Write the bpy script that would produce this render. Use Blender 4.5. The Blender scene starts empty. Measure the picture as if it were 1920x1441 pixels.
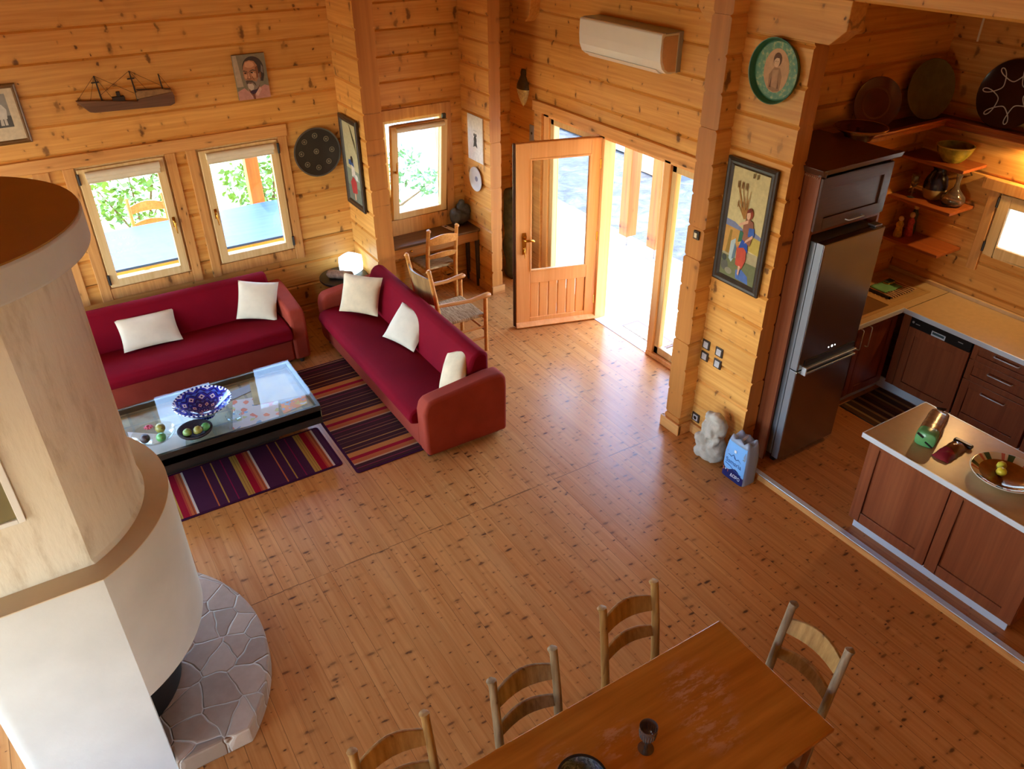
import bpy, bmesh, math, random
from mathutils import Vector, Matrix
random.seed(7)
PI = math.pi
SC = bpy.context.scene
COL = SC.collection

# ---------------------------------------------------------------- mesh helper
class MB:
    def __init__(s):
        s.v = []; s.f = []; s.m = []; s.mi = 0
    def add(s, vs, fs):
        o = len(s.v)
        s.v += [tuple(p) for p in vs]
        for f in fs:
            s.f.append(tuple(i + o for i in f)); s.m.append(s.mi)
        return s
    def box(s, x0, x1, y0, y1, z0, z1):
        vs = [(x, y, z) for z in (z0, z1) for y in (y0, y1) for x in (x0, x1)]
        return s.add(vs, [(0, 2, 3, 1), (4, 5, 7, 6), (0, 1, 5, 4), (2, 6, 7, 3), (0, 4, 6, 2), (1, 3, 7, 5)])
    def obox(s, c, size, R):
        h = [q / 2 for q in size]; c = Vector(c)
        vs = [c + R @ Vector((sx * h[0], sy * h[1], sz * h[2])) for sz in (-1, 1) for sy in (-1, 1) for sx in (-1, 1)]
        return s.add(vs, [(0, 2, 3, 1), (4, 5, 7, 6), (0, 1, 5, 4), (2, 6, 7, 3), (0, 4, 6, 2), (1, 3, 7, 5)])
    def prism(s, poly, fn, d0, d1):
        n = len(poly)
        vs = [fn(u, v, d0) for u, v in poly] + [fn(u, v, d1) for u, v in poly]
        fs = [tuple(range(n)), tuple(range(2 * n - 1, n - 1, -1))]
        fs += [(i, (i + 1) % n, (i + 1) % n + n, i + n) for i in range(n)]
        return s.add(vs, fs)
    def poly(s, pts):
        return s.add(pts, [tuple(range(len(pts)))])
    def tube(s, pts, r, n=8, cap=True):
        pts = [Vector(p) for p in pts]; m = len(pts)
        rs = r if isinstance(r, (list, tuple)) else [r] * m
        vs = []; up = None
        for i, p in enumerate(pts):
            d = (pts[min(i + 1, m - 1)] - pts[max(i - 1, 0)])
            d = d.normalized() if d.length > 1e-9 else Vector((0, 0, 1))
            if up is None:
                up = Vector((0, 0, 1)) if abs(d.z) < .9 else Vector((1, 0, 0))
            a = d.cross(up)
            if a.length < 1e-6: a = d.orthogonal()
            a.normalize(); b = a.cross(d).normalized(); up = b
            ri = rs[i]; ra, rb = ri if isinstance(ri, (tuple, list)) else (ri, ri)
            for k in range(n):
                t = 2 * PI * k / n
                vs.append(p + a * (math.cos(t) * ra) + b * (math.sin(t) * rb))
        fs = [(i * n + k, i * n + (k + 1) % n, (i + 1) * n + (k + 1) % n, (i + 1) * n + k) for i in range(m - 1) for k in range(n)]
        if cap: fs += [tuple(range(n - 1, -1, -1)), tuple(range((m - 1) * n, m * n))]
        return s.add(vs, fs)
    def lathe(s, prof, c=(0, 0, 0), n=32, closed=False, R=None):
        c = Vector(c); vs = []; m = len(prof)
        for r, z in prof:
            for k in range(n):
                t = 2 * PI * k / n
                p = Vector((r * math.cos(t), r * math.sin(t), z))
                vs.append(c + (R @ p if R else p))
        fs = []
        for i in range(m if closed else m - 1):
            j = (i + 1) % m
            fs += [(i * n + k, i * n + (k + 1) % n, j * n + (k + 1) % n, j * n + k) for k in range(n)]
        if not closed:
            if prof[0][0] > 1e-6: fs.append(tuple(range(n - 1, -1, -1)))
            if prof[-1][0] > 1e-6: fs.append(tuple(range((m - 1) * n, m * n)))
        return s.add(vs, fs)
    def ball(s, c, r, n=16, R=None):
        r = r if isinstance(r, (tuple, list)) else (r, r, r)
        c = Vector(c); vs = []; m = n // 2
        for i in range(m + 1):
            a = -PI / 2 + PI * i / m
            for k in range(n):
                t = 2 * PI * k / n
                p = Vector((r[0] * math.cos(a) * math.cos(t), r[1] * math.cos(a) * math.sin(t), r[2] * math.sin(a)))
                vs.append(c + (R @ p if R else p))
        fs = [(i * n + k, i * n + (k + 1) % n, (i + 1) * n + (k + 1) % n, (i + 1) * n + k) for i in range(m) for k in range(n)]
        return s.add(vs, fs)
    def grid(s, fn, nu, nv, cu=False):
        vs = [fn(i / (nu if cu else nu - 1), j / (nv - 1)) for j in range(nv) for i in range(nu)]
        fs = [(j * nu + i, j * nu + (i + 1) % nu, (j + 1) * nu + (i + 1) % nu, (j + 1) * nu + i)
              for j in range(nv - 1) for i in range(nu if cu else nu - 1)]
        return s.add(vs, fs)
    def build(s, name, mats, parent=None, smooth=False, bevel=0, seg=2, sub=0, merge=True, sharp=.95):
        me = bpy.data.meshes.new(name)
        me.from_pydata([tuple(p) for p in s.v], [], s.f)
        mats = mats if isinstance(mats, (list, tuple)) else [mats]
        for m in mats: me.materials.append(m)
        for p, i in zip(me.polygons, s.m): p.material_index = i
        bm = bmesh.new(); bm.from_mesh(me)
        if merge: bmesh.ops.remove_doubles(bm, verts=bm.verts, dist=1e-6)
        bmesh.ops.recalc_face_normals(bm, faces=bm.faces)
        if smooth:
            for f in bm.faces: f.smooth = True
            for e in bm.edges:
                if len(e.link_faces) == 2 and e.calc_face_angle(0) > sharp: e.smooth = False
        bm.to_mesh(me); bm.free()
        o = bpy.data.objects.new(name, me); COL.objects.link(o)
        if parent: o.parent = parent
        if bevel:
            b = o.modifiers.new('bevel', 'BEVEL'); b.width = bevel; b.segments = seg; b.limit_method = 'ANGLE'; b.angle_limit = .6
        if sub:
            b = o.modifiers.new('sub', 'SUBSURF'); b.levels = sub; b.render_levels = sub
        return o

def Rz(a): return Matrix.Rotation(a, 3, 'Z')
def Rx(a): return Matrix.Rotation(a, 3, 'X')
def Ry(a): return Matrix.Rotation(a, 3, 'Y')

def tag(o, label, cat, group=None, kind=None):
    o['label'] = label; o['category'] = cat
    if group: o['group'] = group
    if kind: o['kind'] = kind
    return o
def thing(name, label, cat, loc=(0, 0, 0), rz=0, group=None):
    o = bpy.data.objects.new(name, None); COL.objects.link(o)
    o.location = loc; o.rotation_euler = (0, 0, rz); o.empty_display_size = .1
    return tag(o, label, cat, group)
def struct(o, label=None, cat=None):
    o['kind'] = 'structure'
    if label: o['label'] = label; o['category'] = cat
    return o
def sthing(name, loc=(0, 0, 0), label=None, cat=None):
    o = bpy.data.objects.new(name, None); COL.objects.link(o); o.location = loc
    return struct(o, label, cat)
def copy_tree(o, parent=None):
    kids = [c for c in bpy.data.objects if c.parent == o]
    c = o.copy(); COL.objects.link(c)
    if parent: c.parent = parent
    for k in kids: copy_tree(k, c)
    return c

# ---------------------------------------------------------------- materials
def S(r, g, b):
    def f(c):
        c /= 255.
        return c / 12.92 if c <= .04045 else ((c + .055) / 1.055) ** 2.4
    return (f(r), f(g), f(b))

class NT:
    def __init__(s, name):
        s.mat = bpy.data.materials.new(name); s.mat.use_nodes = True
        s.t = s.mat.node_tree; s.n = s.t.nodes; s.b = s.n['Principled BSDF']; s.out = s.n['Material Output']
    def node(s, kind, **kw):
        n = s.n.new(kind)
        for k, v in kw.items(): setattr(n, k, v)
        return n
    def link(s, a, b): s.t.links.new(a, b)
    def put(s, sock, v):
        if hasattr(v, 'is_linked') or isinstance(v, bpy.types.NodeSocket): s.link(v, sock)
        else: sock.default_value = v
    def math(s, op, a, b=None, c=None, clamp=False):
        n = s.node('ShaderNodeMath', operation=op); n.use_clamp = clamp
        s.put(n.inputs[0], a)
        if b is not None: s.put(n.inputs[1], b)
        if c is not None: s.put(n.inputs[2], c)
        return n.outputs[0]
    def comb(s, x, y, z):
        n = s.node('ShaderNodeCombineXYZ')
        for i, v in enumerate((x, y, z)): s.put(n.inputs[i], v)
        return n.outputs[0]
    def coords(s, kind='Object'):
        n = s.node('ShaderNodeTexCoord'); x = s.node('ShaderNodeSeparateXYZ'); s.link(n.outputs[kind], x.inputs[0])
        return n.outputs[kind], x.outputs
    def noise(s, vec, scale, detail=3, rough=.55, dist=0, dims='3D'):
        n = s.node('ShaderNodeTexNoise', noise_dimensions=dims)
        if vec is not None: s.link(vec, n.inputs['Vector'])
        n.inputs['Scale'].default_value = scale; n.inputs['Detail'].default_value = detail
        n.inputs['Roughness'].default_value = rough; n.inputs['Distortion'].default_value = dist
        return n.outputs['Fac']
    def ramp(s, fac, stops, interp='LINEAR'):
        n = s.node('ShaderNodeValToRGB'); n.color_ramp.interpolation = interp
        e = n.color_ramp.elements
        while len(e) > 1: e.remove(e[-1])
        e[0].position = stops[0][0]; e[0].color = (*stops[0][1], 1)
        for p, c in stops[1:]:
            q = e.new(p); q.color = (*c, 1)
        s.put(n.inputs[0], fac)
        return n.outputs[0]
    def mix(s, fac, a, b, mode='MIX'):
        n = s.node('ShaderNodeMix', data_type='RGBA', blend_type=mode)
        s.put(n.inputs[0], fac)
        for i, v in ((6, a), (7, b)):
            s.put(n.inputs[i], (*v, 1) if isinstance(v, tuple) and len(v) == 3 else v)
        return n.outputs[2]
    def smooth(s, x, a, b, lo=0., hi=1.):
        n = s.node('ShaderNodeMapRange', interpolation_type='SMOOTHSTEP')
        s.put(n.inputs[0], x)
        for i, v in zip((1, 2, 3, 4), (a, b, lo, hi)): s.put(n.inputs[i], v)
        return n.outputs[0]
    def white(s, w, out='Value'):
        n = s.node('ShaderNodeTexWhiteNoise', noise_dimensions='1D'); s.put(n.inputs['W'], w)
        return n.outputs[out]
    def bump(s, h, strength=.3, dist=.01):
        n = s.node('ShaderNodeBump'); n.inputs['Strength'].default_value = strength; n.inputs['Distance'].default_value = dist
        s.link(h, n.inputs['Height']); s.link(n.outputs[0], s.b.inputs['Normal'])
    def set(s, col=None, rough=None, metal=None, spec=None, **kw):
        if col is not None: s.put(s.b.inputs['Base Color'], (*col, 1) if isinstance(col, tuple) and len(col) == 3 else col)
        if rough is not None: s.put(s.b.inputs['Roughness'], rough)
        if metal is not None: s.b.inputs['Metallic'].default_value = metal
        if spec is not None: s.b.inputs['Specular IOR Level'].default_value = spec
        for k, v in kw.items(): s.put(s.b.inputs[k.replace('_', ' ')], v)
        return s.mat

def simple(name, col, rough=.5, metal=0., spec=.5, var=.12, vscale=6., bump=0., bscale=60., **kw):
    m = NT(name); vec, _ = m.coords()
    f = m.noise(vec, vscale, 4)
    a = tuple(c * (1 - var) for c in col); b = tuple(min(1, c * (1 + var)) for c in col)
    c = m.ramp(f, [(.3, a), (.7, b)])
    m.set(c, rough, metal, spec, **kw)
    if bump: m.bump(m.noise(vec, bscale, 3), bump, .004)
    return m.mat

AX = {'X': 0, 'Y': 1, 'Z': 2}
def wood(name, along, cross, light, dark, knot=(.06, .016, .004), pitch=0, phase=0, rough=.45, kden=.55, kscale=(3.6, 3.2), kr=.13,
         gscale=1., tint=.16, gaps=False, seam=None, spec=.4, halo=.5, coat=0, kwob=.22):
    """pine: grain stretched along one axis, a tone per log or board, knots with a halo"""
    m = NT(name); vec, xyz = m.coords()
    third = [a for a in 'XYZ' if a not in (along, cross)][0]
    u, v, w = xyz[AX[along]], xyz[AX[cross]], xyz[AX[third]]
    if pitch:
        t = m.math('DIVIDE', m.math('SUBTRACT', v, phase), pitch); idn = m.math('FLOOR', t)
        fr = m.math('SUBTRACT', t, idn)
        if seam is not None:
            idn = m.math('ADD', idn, m.math('MULTIPLY', m.math('GREATER_THAN', u, seam), 37.3))
        r = m.white(idn)
    else:
        r = m.white(m.math('FLOOR', m.math('MULTIPLY', m.math('ADD', v, w), 3.1)))
    uu = m.math('ADD', u, m.math('MULTIPLY', r, 23.7))
    warp = m.noise(m.comb(m.math('MULTIPLY', uu, .9), m.math('MULTIPLY', v, 5.), w), 1.2, 2)
    vv = m.math('ADD', v, m.math('MULTIPLY', warp, .05))
    g1 = m.noise(m.comb(m.math('MULTIPLY', uu, 1.3 * gscale), m.math('MULTIPLY', vv, 42. * gscale), m.math('MULTIPLY', w, 42. * gscale)), 1., 5, .6)
    g2 = m.noise(m.comb(m.math('MULTIPLY', uu, .5), m.math('MULTIPLY', vv, 9.), m.math('MULTIPLY', w, 9.)), 1., 3, .6)
    g = m.math('ADD', m.math('MULTIPLY', g1, .55), m.math('MULTIPLY', g2, .45))
    c = m.ramp(g, [(.34, dark), (.5, tuple((a + b) / 2 for a, b in zip(light, dark))), (.64, light)])
    tone = m.math('ADD', 1 - tint, m.math('MULTIPLY', r, 2 * tint))
    c = m.mix(1., c, m.comb(tone, tone, tone), 'MULTIPLY')
    if kden > 0:
        wob1 = m.math('MULTIPLY', m.math('SUBTRACT', m.noise(vec, 11., 3), .5), kwob)
        wob2 = m.math('MULTIPLY', m.math('SUBTRACT', m.noise(m.comb(w, u, v), 13., 3), .5), kwob)
        for (su, sv, rr, off, kd) in ((kscale[0], kscale[1], kr, 0., kden), (kscale[0] * 1.5, kscale[1] * 2.2, kr * .8, 5.3, kden * .8)):
            vo = m.node('ShaderNodeTexVoronoi', voronoi_dimensions='2D'); vo.inputs['Scale'].default_value = 1.
            m.link(m.comb(m.math('ADD', m.math('MULTIPLY', uu, su), m.math('ADD', off, wob1)), m.math('ADD', m.math('MULTIPLY', v, sv), m.math('ADD', off, wob2)), 0.), vo.inputs['Vector'])
            sep = m.node('ShaderNodeSeparateColor'); m.link(vo.outputs['Color'], sep.inputs[0])
            gate = m.math('LESS_THAN', sep.outputs[0], kd)
            rad = m.math('MULTIPLY', m.math('ADD', .4, m.math('MULTIPLY', sep.outputs[1], .8)), rr)
            d = m.math('DIVIDE', vo.outputs['Distance'], rad)
            hl = m.math('MULTIPLY', m.smooth(d, 3.2, .6), m.math('MULTIPLY', gate, halo))
            c = m.mix(hl, c, tuple(k * .62 + q * .38 for k, q in zip(dark, knot)))
            kn = m.math('MULTIPLY', m.smooth(d, 1.2, .4), m.math('MULTIPLY', gate, m.math('ADD', .35, m.math('MULTIPLY', sep.outputs[2], .6))))
            c = m.mix(kn, c, knot)
    if gaps:
        edge = m.math('MINIMUM', fr, m.math('SUBTRACT', 1., fr))
        gw = m.math('ADD', .006, m.math('MULTIPLY', m.math('GREATER_THAN', m.white(m.math('ADD', idn, .37)), .72), .013))
        gm = m.math('LESS_THAN', edge, gw)
        if seam is not None:
            jag = m.math('MULTIPLY', m.math('SUBTRACT', r, .5), .012)
            gm = m.math('MAXIMUM', gm, m.math('LESS_THAN', m.math('ABSOLUTE', m.math('SUBTRACT', u, m.math('ADD', seam, jag))), .004))
        c = m.mix(m.math('MULTIPLY', gm, .72), c, tuple(k * .22 for k in dark))
    rr = m.math('ADD', rough - .06, m.math('MULTIPLY', g2, .14))
    m.set(c, rr, 0, spec)
    if coat: m.b.inputs['Coat Weight'].default_value = coat; m.b.inputs['Coat Roughness'].default_value = .15
    m.bump(g1, .12, .004)
    return m.mat

def stripes(name, axis, start, period, stops, rough=.9):
    m = NT(name); vec, xyz = m.coords()
    t = m.math('FRACT', m.math('DIVIDE', m.math('SUBTRACT', xyz[AX[axis]], start), period))
    c = m.ramp(t, stops, 'CONSTANT')
    th = m.noise(vec, 240., 2); c = m.mix(.35, c, m.ramp(th, [(.3, (.25, .25, .25)), (.7, (1., 1., 1.))]), 'MULTIPLY')
    m.set(c, rough, 0, .15); m.bump(th, .5, .004)
    return m.mat

def glass(name, tint=(1, 1, 1), rough=.0, refl=1., ior=1.5):
    m = NT(name); m.n.remove(m.b)
    t = m.node('ShaderNodeBsdfTransparent'); t.inputs[0].default_value = (*tint, 1)
    g = m.node('ShaderNodeBsdfGlossy'); g.inputs['Roughness'].default_value = rough
    f = m.node('ShaderNodeFresnel'); ge = m.node('ShaderNodeNewGeometry')
    m.link(m.math('ADD', ior, m.math('MULTIPLY', ge.outputs['Backfacing'], 1 / ior - ior)), f.inputs[0])
    x = m.node('ShaderNodeMixShader')
    m.link(m.math('MULTIPLY', f.outputs[0], refl, clamp=True), x.inputs[0]); m.link(t.outputs[0], x.inputs[1]); m.link(g.outputs[0], x.inputs[2])
    m.link(x.outputs[0], m.out.inputs[0])
    return m.mat

def emit(name, col, strength):
    m = NT(name); m.set(col, .4, 0, .3)
    m.b.inputs['Emission Color'].default_value = (*col, 1); m.b.inputs['Emission Strength'].default_value = strength
    return m.mat

PIT = .254
PL, PD = S(234, 175, 95), S(205, 137, 60)          # pine light / dark
mWX = wood('pine_logs_x', 'X', 'Z', PL, PD, pitch=PIT, phase=2.19 - 10 * PIT, kscale=(5.2, 2.6), kr=.125, kden=.5, halo=.22, tint=.07, kwob=.4, knot=(.11, .034, .008))
mWY = wood('pine_logs_y', 'Y', 'Z', PL, PD, pitch=PIT, phase=2.317 - 10 * PIT, kscale=(5.2, 2.6), kr=.125, kden=.5, halo=.22, tint=.07, kwob=.4, knot=(.11, .034, .008))
mEND = wood('pine_log_ends', 'Z', 'Y', S(186, 118, 52), S(150, 88, 34), kden=.15, kscale=(5, 5), kr=.08, tint=.05, pitch=PIT, gscale=.5) if False else wood('pine_log_ends', 'Z', 'Y', S(202, 134, 64), S(172, 106, 46), kden=.15, kscale=(5, 5), kr=.08, tint=.05, gscale=.4)
mTRIM = wood('pine_trim_z', 'Z', 'X', S(228, 168, 100), S(196, 130, 66), kden=.4, kscale=(2.4, 5), kr=.1, tint=.06)
mTRIMX = wood('pine_trim_x', 'X', 'Z', S(228, 168, 100), S(196, 130, 66), kden=.4, kscale=(2.4, 5), kr=.1, tint=.06)
mTRIMY = wood('pine_trim_y', 'Y', 'Z', S(228, 168, 100), S(196, 130, 66), kden=.4, kscale=(2.4, 5), kr=.1, tint=.06)
mSASH = wood('sash_pine', 'Z', 'X', S(236, 204, 150), S(218, 178, 118), kden=0, tint=.04, rough=.4)
mDOOR = wood('door_pine', 'Z', 'X', S(246, 188, 124), S(232, 166, 100), kden=0, tint=.04, rough=.35)
mFLOOR = wood('floor_boards', 'Y', 'X', S(214, 152, 86), S(186, 118, 56), pitch=.116, phase=0, rough=.3, kden=.75, kscale=(10., 3.9), kr=.11,
              tint=.05, gaps=True, seam=4.205, spec=.35, halo=.3, knot=(.05, .012, .004))
mFLOORK = wood('kitchen_boards', 'Y', 'X', S(196, 132, 74), S(160, 96, 46), pitch=.116, phase=.03, rough=.35, kden=.5, kscale=(11., 4.6), kr=.085, tint=.06, gaps=True)
mCEIL = wood('ceiling_boards', 'Y', 'X', PL, PD, pitch=.12, kden=.3, gaps=True)

CAMF = 1485.5686
CAMR = [[0.848037, -0.529913, -0.005014], [-0.289371, -0.455121, -0.842098], [0.443956, 0.715582, -0.539301]]
SKY, SUN, KL, EXPO = 2.1, 4.8, 20., .92

# ---------------------------------------------------------------- more materials
mPLASTER = (lambda m: (m.set(m.mix(m.smooth(m.noise(m.comb(m.math('MULTIPLY', m.coords()[1][0], 9.), m.math('MULTIPLY', m.coords()[1][1], 9.), m.math('MULTIPLY', m.coords()[1][2], 2.2)), 1., 6, .68), .46, .74, 0., .6),
            S(226, 214, 192), S(176, 152, 118)), .85, 0, .2), m.bump(m.noise(m.comb(m.math('MULTIPLY', m.coords()[1][0], 30.), m.math('MULTIPLY', m.coords()[1][1], 30.), m.math('MULTIPLY', m.coords()[1][2], 7.)), 1., 5), .35, .01), m.mat)[2])(NT('plaster_brushed'))
mPLASTERW = simple('plaster_white', S(208, 205, 198), .85, var=.06, vscale=3, bump=.25, bscale=26)
mLEDGE = simple('plaster_ledge', S(210, 188, 154), .75, var=.06, vscale=4)
mCAPTOP = simple('cap_top_brown', S(158, 112, 28), .7, var=.1, vscale=3)
mSOOT = simple('black_iron', (.012, .011, .011), .45, spec=.5)
mRED = simple('crimson_cover', S(124, 8, 28), .9, var=.1, vscale=2.5, spec=.1, bump=.25, bscale=300)
mRUST = simple('terracotta_velvet', S(156, 62, 44), .85, var=.1, vscale=5, spec=.15, bump=.2, bscale=200)
mCREAM = simple('cream_linen', S(226, 212, 186), .9, var=.05, vscale=9, spec=.1, bump=.25, bscale=250)
mSTAINC = simple('cream_linen_aged', S(226, 204, 168), .9, var=.1, vscale=9, spec=.1, bump=.25, bscale=250)
mBLACKW = simple('black_wood', S(44, 36, 30), .4, var=.15, vscale=5)
mDARKW = simple('dark_frame_wood', S(52, 40, 30), .4, var=.25, vscale=16, bump=.2, bscale=40)
mBROWNF = simple('brown_gilt_frame', S(112, 78, 40), .4, var=.2, vscale=20)
mWHITE = simple('white_plastic', S(236, 234, 228), .25, var=.02)
mGREYP = simple('grey_plastic', S(150, 150, 152), .4, var=.03)
mBLACKP = simple('black_plastic', S(22, 20, 20), .35, var=.05)
mGLASS = glass('clear_glass')
mGLASSP = glass('window_glass', (.96, .98, .97), 0, .8)
mBRASS = simple('brass', S(206, 150, 62), .22, 1., var=.12, vscale=30)
mSTEEL = simple('brushed_steel', S(150, 142, 132), .24, 1., var=.05, vscale=3)
mSTEELS = simple('steel_side', S(150, 156, 168), .4, .6, var=.03)
mALU = simple('aluminium', S(214, 226, 242), .35, .25, var=.02)
mCHERRY = wood('cherry_cabinet', 'Z', 'Y', S(146, 82, 48), S(122, 62, 36), kden=0, tint=.06, rough=.38)
mCHERRYX = wood('cherry_cabinet_x', 'Z', 'X', S(132, 70, 46), S(108, 52, 34), kden=0, tint=.06, rough=.38)
mWALNUT = wood('dark_walnut', 'X', 'Z', S(92, 58, 44), S(70, 42, 32), kden=0, tint=.05, rough=.3)
mWTOP = simple('beige_laminate', S(200, 172, 130), .35, var=.06, vscale=20)
mSHELF = wood('shelf_cherry', 'Y', 'X', S(176, 98, 48), S(140, 70, 32), kden=0, tint=.05, rough=.35)
mRUSH = (lambda m: (lambda vx: (m.set(m.ramp(m.noise(m.comb(m.math('MULTIPLY', vx[1][0], 14.), m.math('MULTIPLY', vx[1][1], 130.), vx[1][2]), 1., 3), [(.35, S(140, 104, 62)), (.65, S(206, 176, 128))]), .8, 0, .2),
        m.bump(m.noise(m.comb(m.math('MULTIPLY', vx[1][0], 14.), m.math('MULTIPLY', vx[1][1], 130.), vx[1][2]), 1., 2), .6, .01), m.mat)[2])(m.coords()))(NT('woven_rush'))
mCHAIR = wood('chair_pine', 'Z', 'X', S(190, 146, 84), S(140, 98, 48), kden=.15, kscale=(5, 9), kr=.08, tint=.08, rough=.5)
mCHAIRG = wood('chair_greyed_pine', 'Z', 'X', S(176, 150, 112), S(120, 92, 62), kden=.15, kscale=(5, 9), kr=.08, tint=.08, rough=.55)
mCHAIRD = wood('chair_worn_dark', 'Z', 'X', S(166, 146, 122), S(100, 72, 50), kden=0, tint=.1, rough=.5)
mARMCH = wood('armchair_honey_wood', 'Y', 'X', S(224, 158, 82), S(190, 120, 54), kden=0, tint=.06, rough=.4)
mLEAF = simple('leaf_green', S(112, 152, 58), .5, var=.45, vscale=4)
mLEAF2 = simple('leaf_blue_green', S(104, 150, 96), .5, var=.4, vscale=5)
mBARK = simple('bark', S(120, 92, 62), .9, var=.3, vscale=9, bump=.5, bscale=24)

# ---------------------------------------------------------------- shell helpers
def logbox(mb, axis, plane, t, a0, a1, z0, z1, c0=.013, c1=.013):
    """one squared log: long edges chamfered, centred on its plane"""
    h = t / 2
    prof = [(-h + c0, z0), (h - c0, z0), (h, z0 + c0), (h, z1 - c1), (h - c1, z1), (-h + c1, z1), (-h, z1 - c1), (-h, z0 + c0)]
    k = len(mb.f)
    if axis == 'X': fn = lambda d, z, a: (a, plane + d, z)
    else: fn = lambda d, z, a: (plane + d, a, z)
    mb.prism(prof, fn, a0, a1); mb.m[k] = mb.m[k + 1] = 1
def logwall(name, axis, face, sgn, t, a0, a1, z0, z1, phase, mat, openings=(), jit=0., endmat=None):
    """courses of logs; face = room-side plane, sgn = direction from the face into the wall"""
    mb = MB(); plane = face + sgn * t / 2
    k0 = math.floor((z0 - phase) / PIT)
    z = phase + k0 * PIT; rnd = random.Random(hash(name) % 999 if False else len(name))
    while z < z1 - 1e-4:
        lo, hi = max(z, z0), min(z + PIT, z1)
        cuts = sorted({lo, hi} | {q for o in openings for q in (o[2], o[3]) if lo + .004 < q < hi - .004})
        for s0, s1 in zip(cuts, cuts[1:]):
            mid = (s0 + s1) / 2; segs = [(a0, a1)]
            for o in openings:
                if o[2] < mid < o[3]:
                    nx = []
                    for p, q in segs:
                        if o[0] > p: nx.append((p, min(q, o[0])))
                        if o[1] < q: nx.append((max(p, o[1]), q))
                    segs = [(p, q) for p, q in nx if q - p > .003]
            for p, q in segs:
                j0 = rnd.uniform(-jit, jit); j1 = rnd.uniform(-jit, jit)
                logbox(mb, axis, plane, t, p + (j0 if p == a0 else 0), q + (j1 if q == a1 else 0), s0, s1, .017 if s0 == lo and lo == z else .0005, .017 if abs(s1 - (z + PIT)) < 1e-4 else .0005)
        z += PIT
    return mb.build(name, [mat, mEND])
PHX = 2.19 - 12 * PIT; PHY = PHX + PIT / 2

# ---------------------------------------------------------------- setting
YW = 8.1; XD = 5.02; XP = 4.47; XK = 7.06; YK = 4.2; ZK = .05
o = MB().box(-4.5, 5.18, -4, 8.24, -.12, 0).build('floor', mFLOOR); struct(o)
mb = MB(); mb.box(XP + .03, XK + .1, -1.5, YK + .1, -.12, ZK); struct(mb.build('floor_kitchen', mFLOORK))
mb = MB(); mb.box(XP - .02, XP + .03, -1.5, 3.4, -.02, ZK - .004); struct(mb.build('trim_1', mTRIMY, bevel=.004))
mb = MB(); mb.box(XP - .012, XP + .035, -1.5, 3.4, ZK - .004, ZK + .004); struct(mb.build('trim_2', mALU, bevel=.002))
W3 = (-1.0, .045, .82, 2.03); W1 = (.375, 1.165, .86, 2.055); W2 = (1.45, 2.26, .86, 2.055); W4 = (3.40, 4.13, .93, 2.045)
struct(logwall('wall_left', 'X', YW, 1, .16, -4.6, 5.2, -.05, 6.2, PHX, mWX, [W1, W2, W3, W4, (-4.2, -1.5, .3, 2.5)]))
D = (4.80, 7.42, -.06, 2.09)
struct(logwall('wall_right', 'Y', XD, 1, .16, 4.32, 8.26, -.05, 6.2, PHY, mWY, [D]))
# stub walls and the log-end column
struct(logwall('wall_stub_left', 'Y', 2.93, 1, .2, 7.43, 8.1, 0, 6.2, PHY, mWY, jit=.006))
struct(logwall('wall_stub_right', 'Y', 4.37, 1, .14, 7.47, 8.1, 0, 6.2, PHY, mWY, jit=.004))
struct(logwall('wall_column', 'X', 4.13, 1, .185, 4.32, 5.1, 0, 6.2, PHX, mWX, jit=.007))
struct(logwall('wall_painting', 'Y', XP, 1, .15, 3.55, 4.16, 0, 3.357, PHY, mWY, jit=.004))
# log corbels and the beam above the kitchen opening
def corbel(poly, x0, x1, name):
    struct(MB().prism(poly, lambda u, v, d: (d, u, v), x0, x1).build(name, mWY, bevel=.005))
corbel([(4.3, 3.357), (3.44, 3.357), (3.33, 3.45), (3.33, 3.62), (4.3, 3.62)], XP - .004, XP + .15, 'trim_3')
corbel([(4.30, 3.39), (4.38, 3.39), (4.48, 3.475), (4.48, 3.9), (4.30, 3.9)], 4.335, XP + .1, 'trim_4')
corbel([(7.86, 2.97), (7.60, 2.97), (7.52, 3.04), (7.46, 3.3), (7.86, 3.3)], 4.9, XD + .02, 'trim_5')
struct(logwall('wall_kitchen_beam', 'Y', XP, 1, .15, -4, 4.3, 3.615, 6.2, 3.615, mWY))
# kitchen shell
struct(logwall('wall_kitchen_far', 'X', YK, 1, .14, XP + .1, XK + .16, 0, 3.75, PHX, mWX))
KW = (2.3, 3.385, 1.39, 1.95)
struct(logwall('wall_kitchen_right', 'Y', XK, 1, .14, -1.6, YK + .14, 0, 3.75, PHY, mWY, [KW]))
struct(MB().box(XP + .1, XK + .14, -1.6, YK + .14, 3.66, 3.75).build('ceiling_kitchen', mCEIL))
struct(MB().box(XP, XK + .14, -1.64, -1.5, 0, 3.75).build('wall_kitchen_near', mWX))
# unseen sides of the hall: roof, rear wall with glazed openings
struct(MB().prism([(-4.7, 5.0), (.3, 6.6), (5.3, 5.0), (5.3, 5.15), (.3, 6.75), (-4.7, 5.15)], lambda u, v, d: (u, d, v), -4.2, 8.5).build('ceiling', mCEIL))
struct(logwall('wall_rear', 'X', -4, -1, .16, -4.6, 5.2, 0, 6.2, PHX, mWX, [(-4.3, -.6, .3, 2.5)]))
struct(logwall('wall_far_left', 'Y', -4.5, -1, .16, -4, 8.26, 0, 6.2, PHY, mWY, [(4.2, 7.7, .3, 2.5), (.2, 2.6, .4, 2.4)]))
struct(MB().box(-4.5, XP, -4, .1, 2.58, 2.75).build('floor_gallery', mCEIL))
struct(MB().box(-1.0, XP, -.12, .0, 0, 2.58).build('wall_light_blocker', mWX))  # unseen partition, added to keep rear window light off the kitchen and near floor
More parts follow.
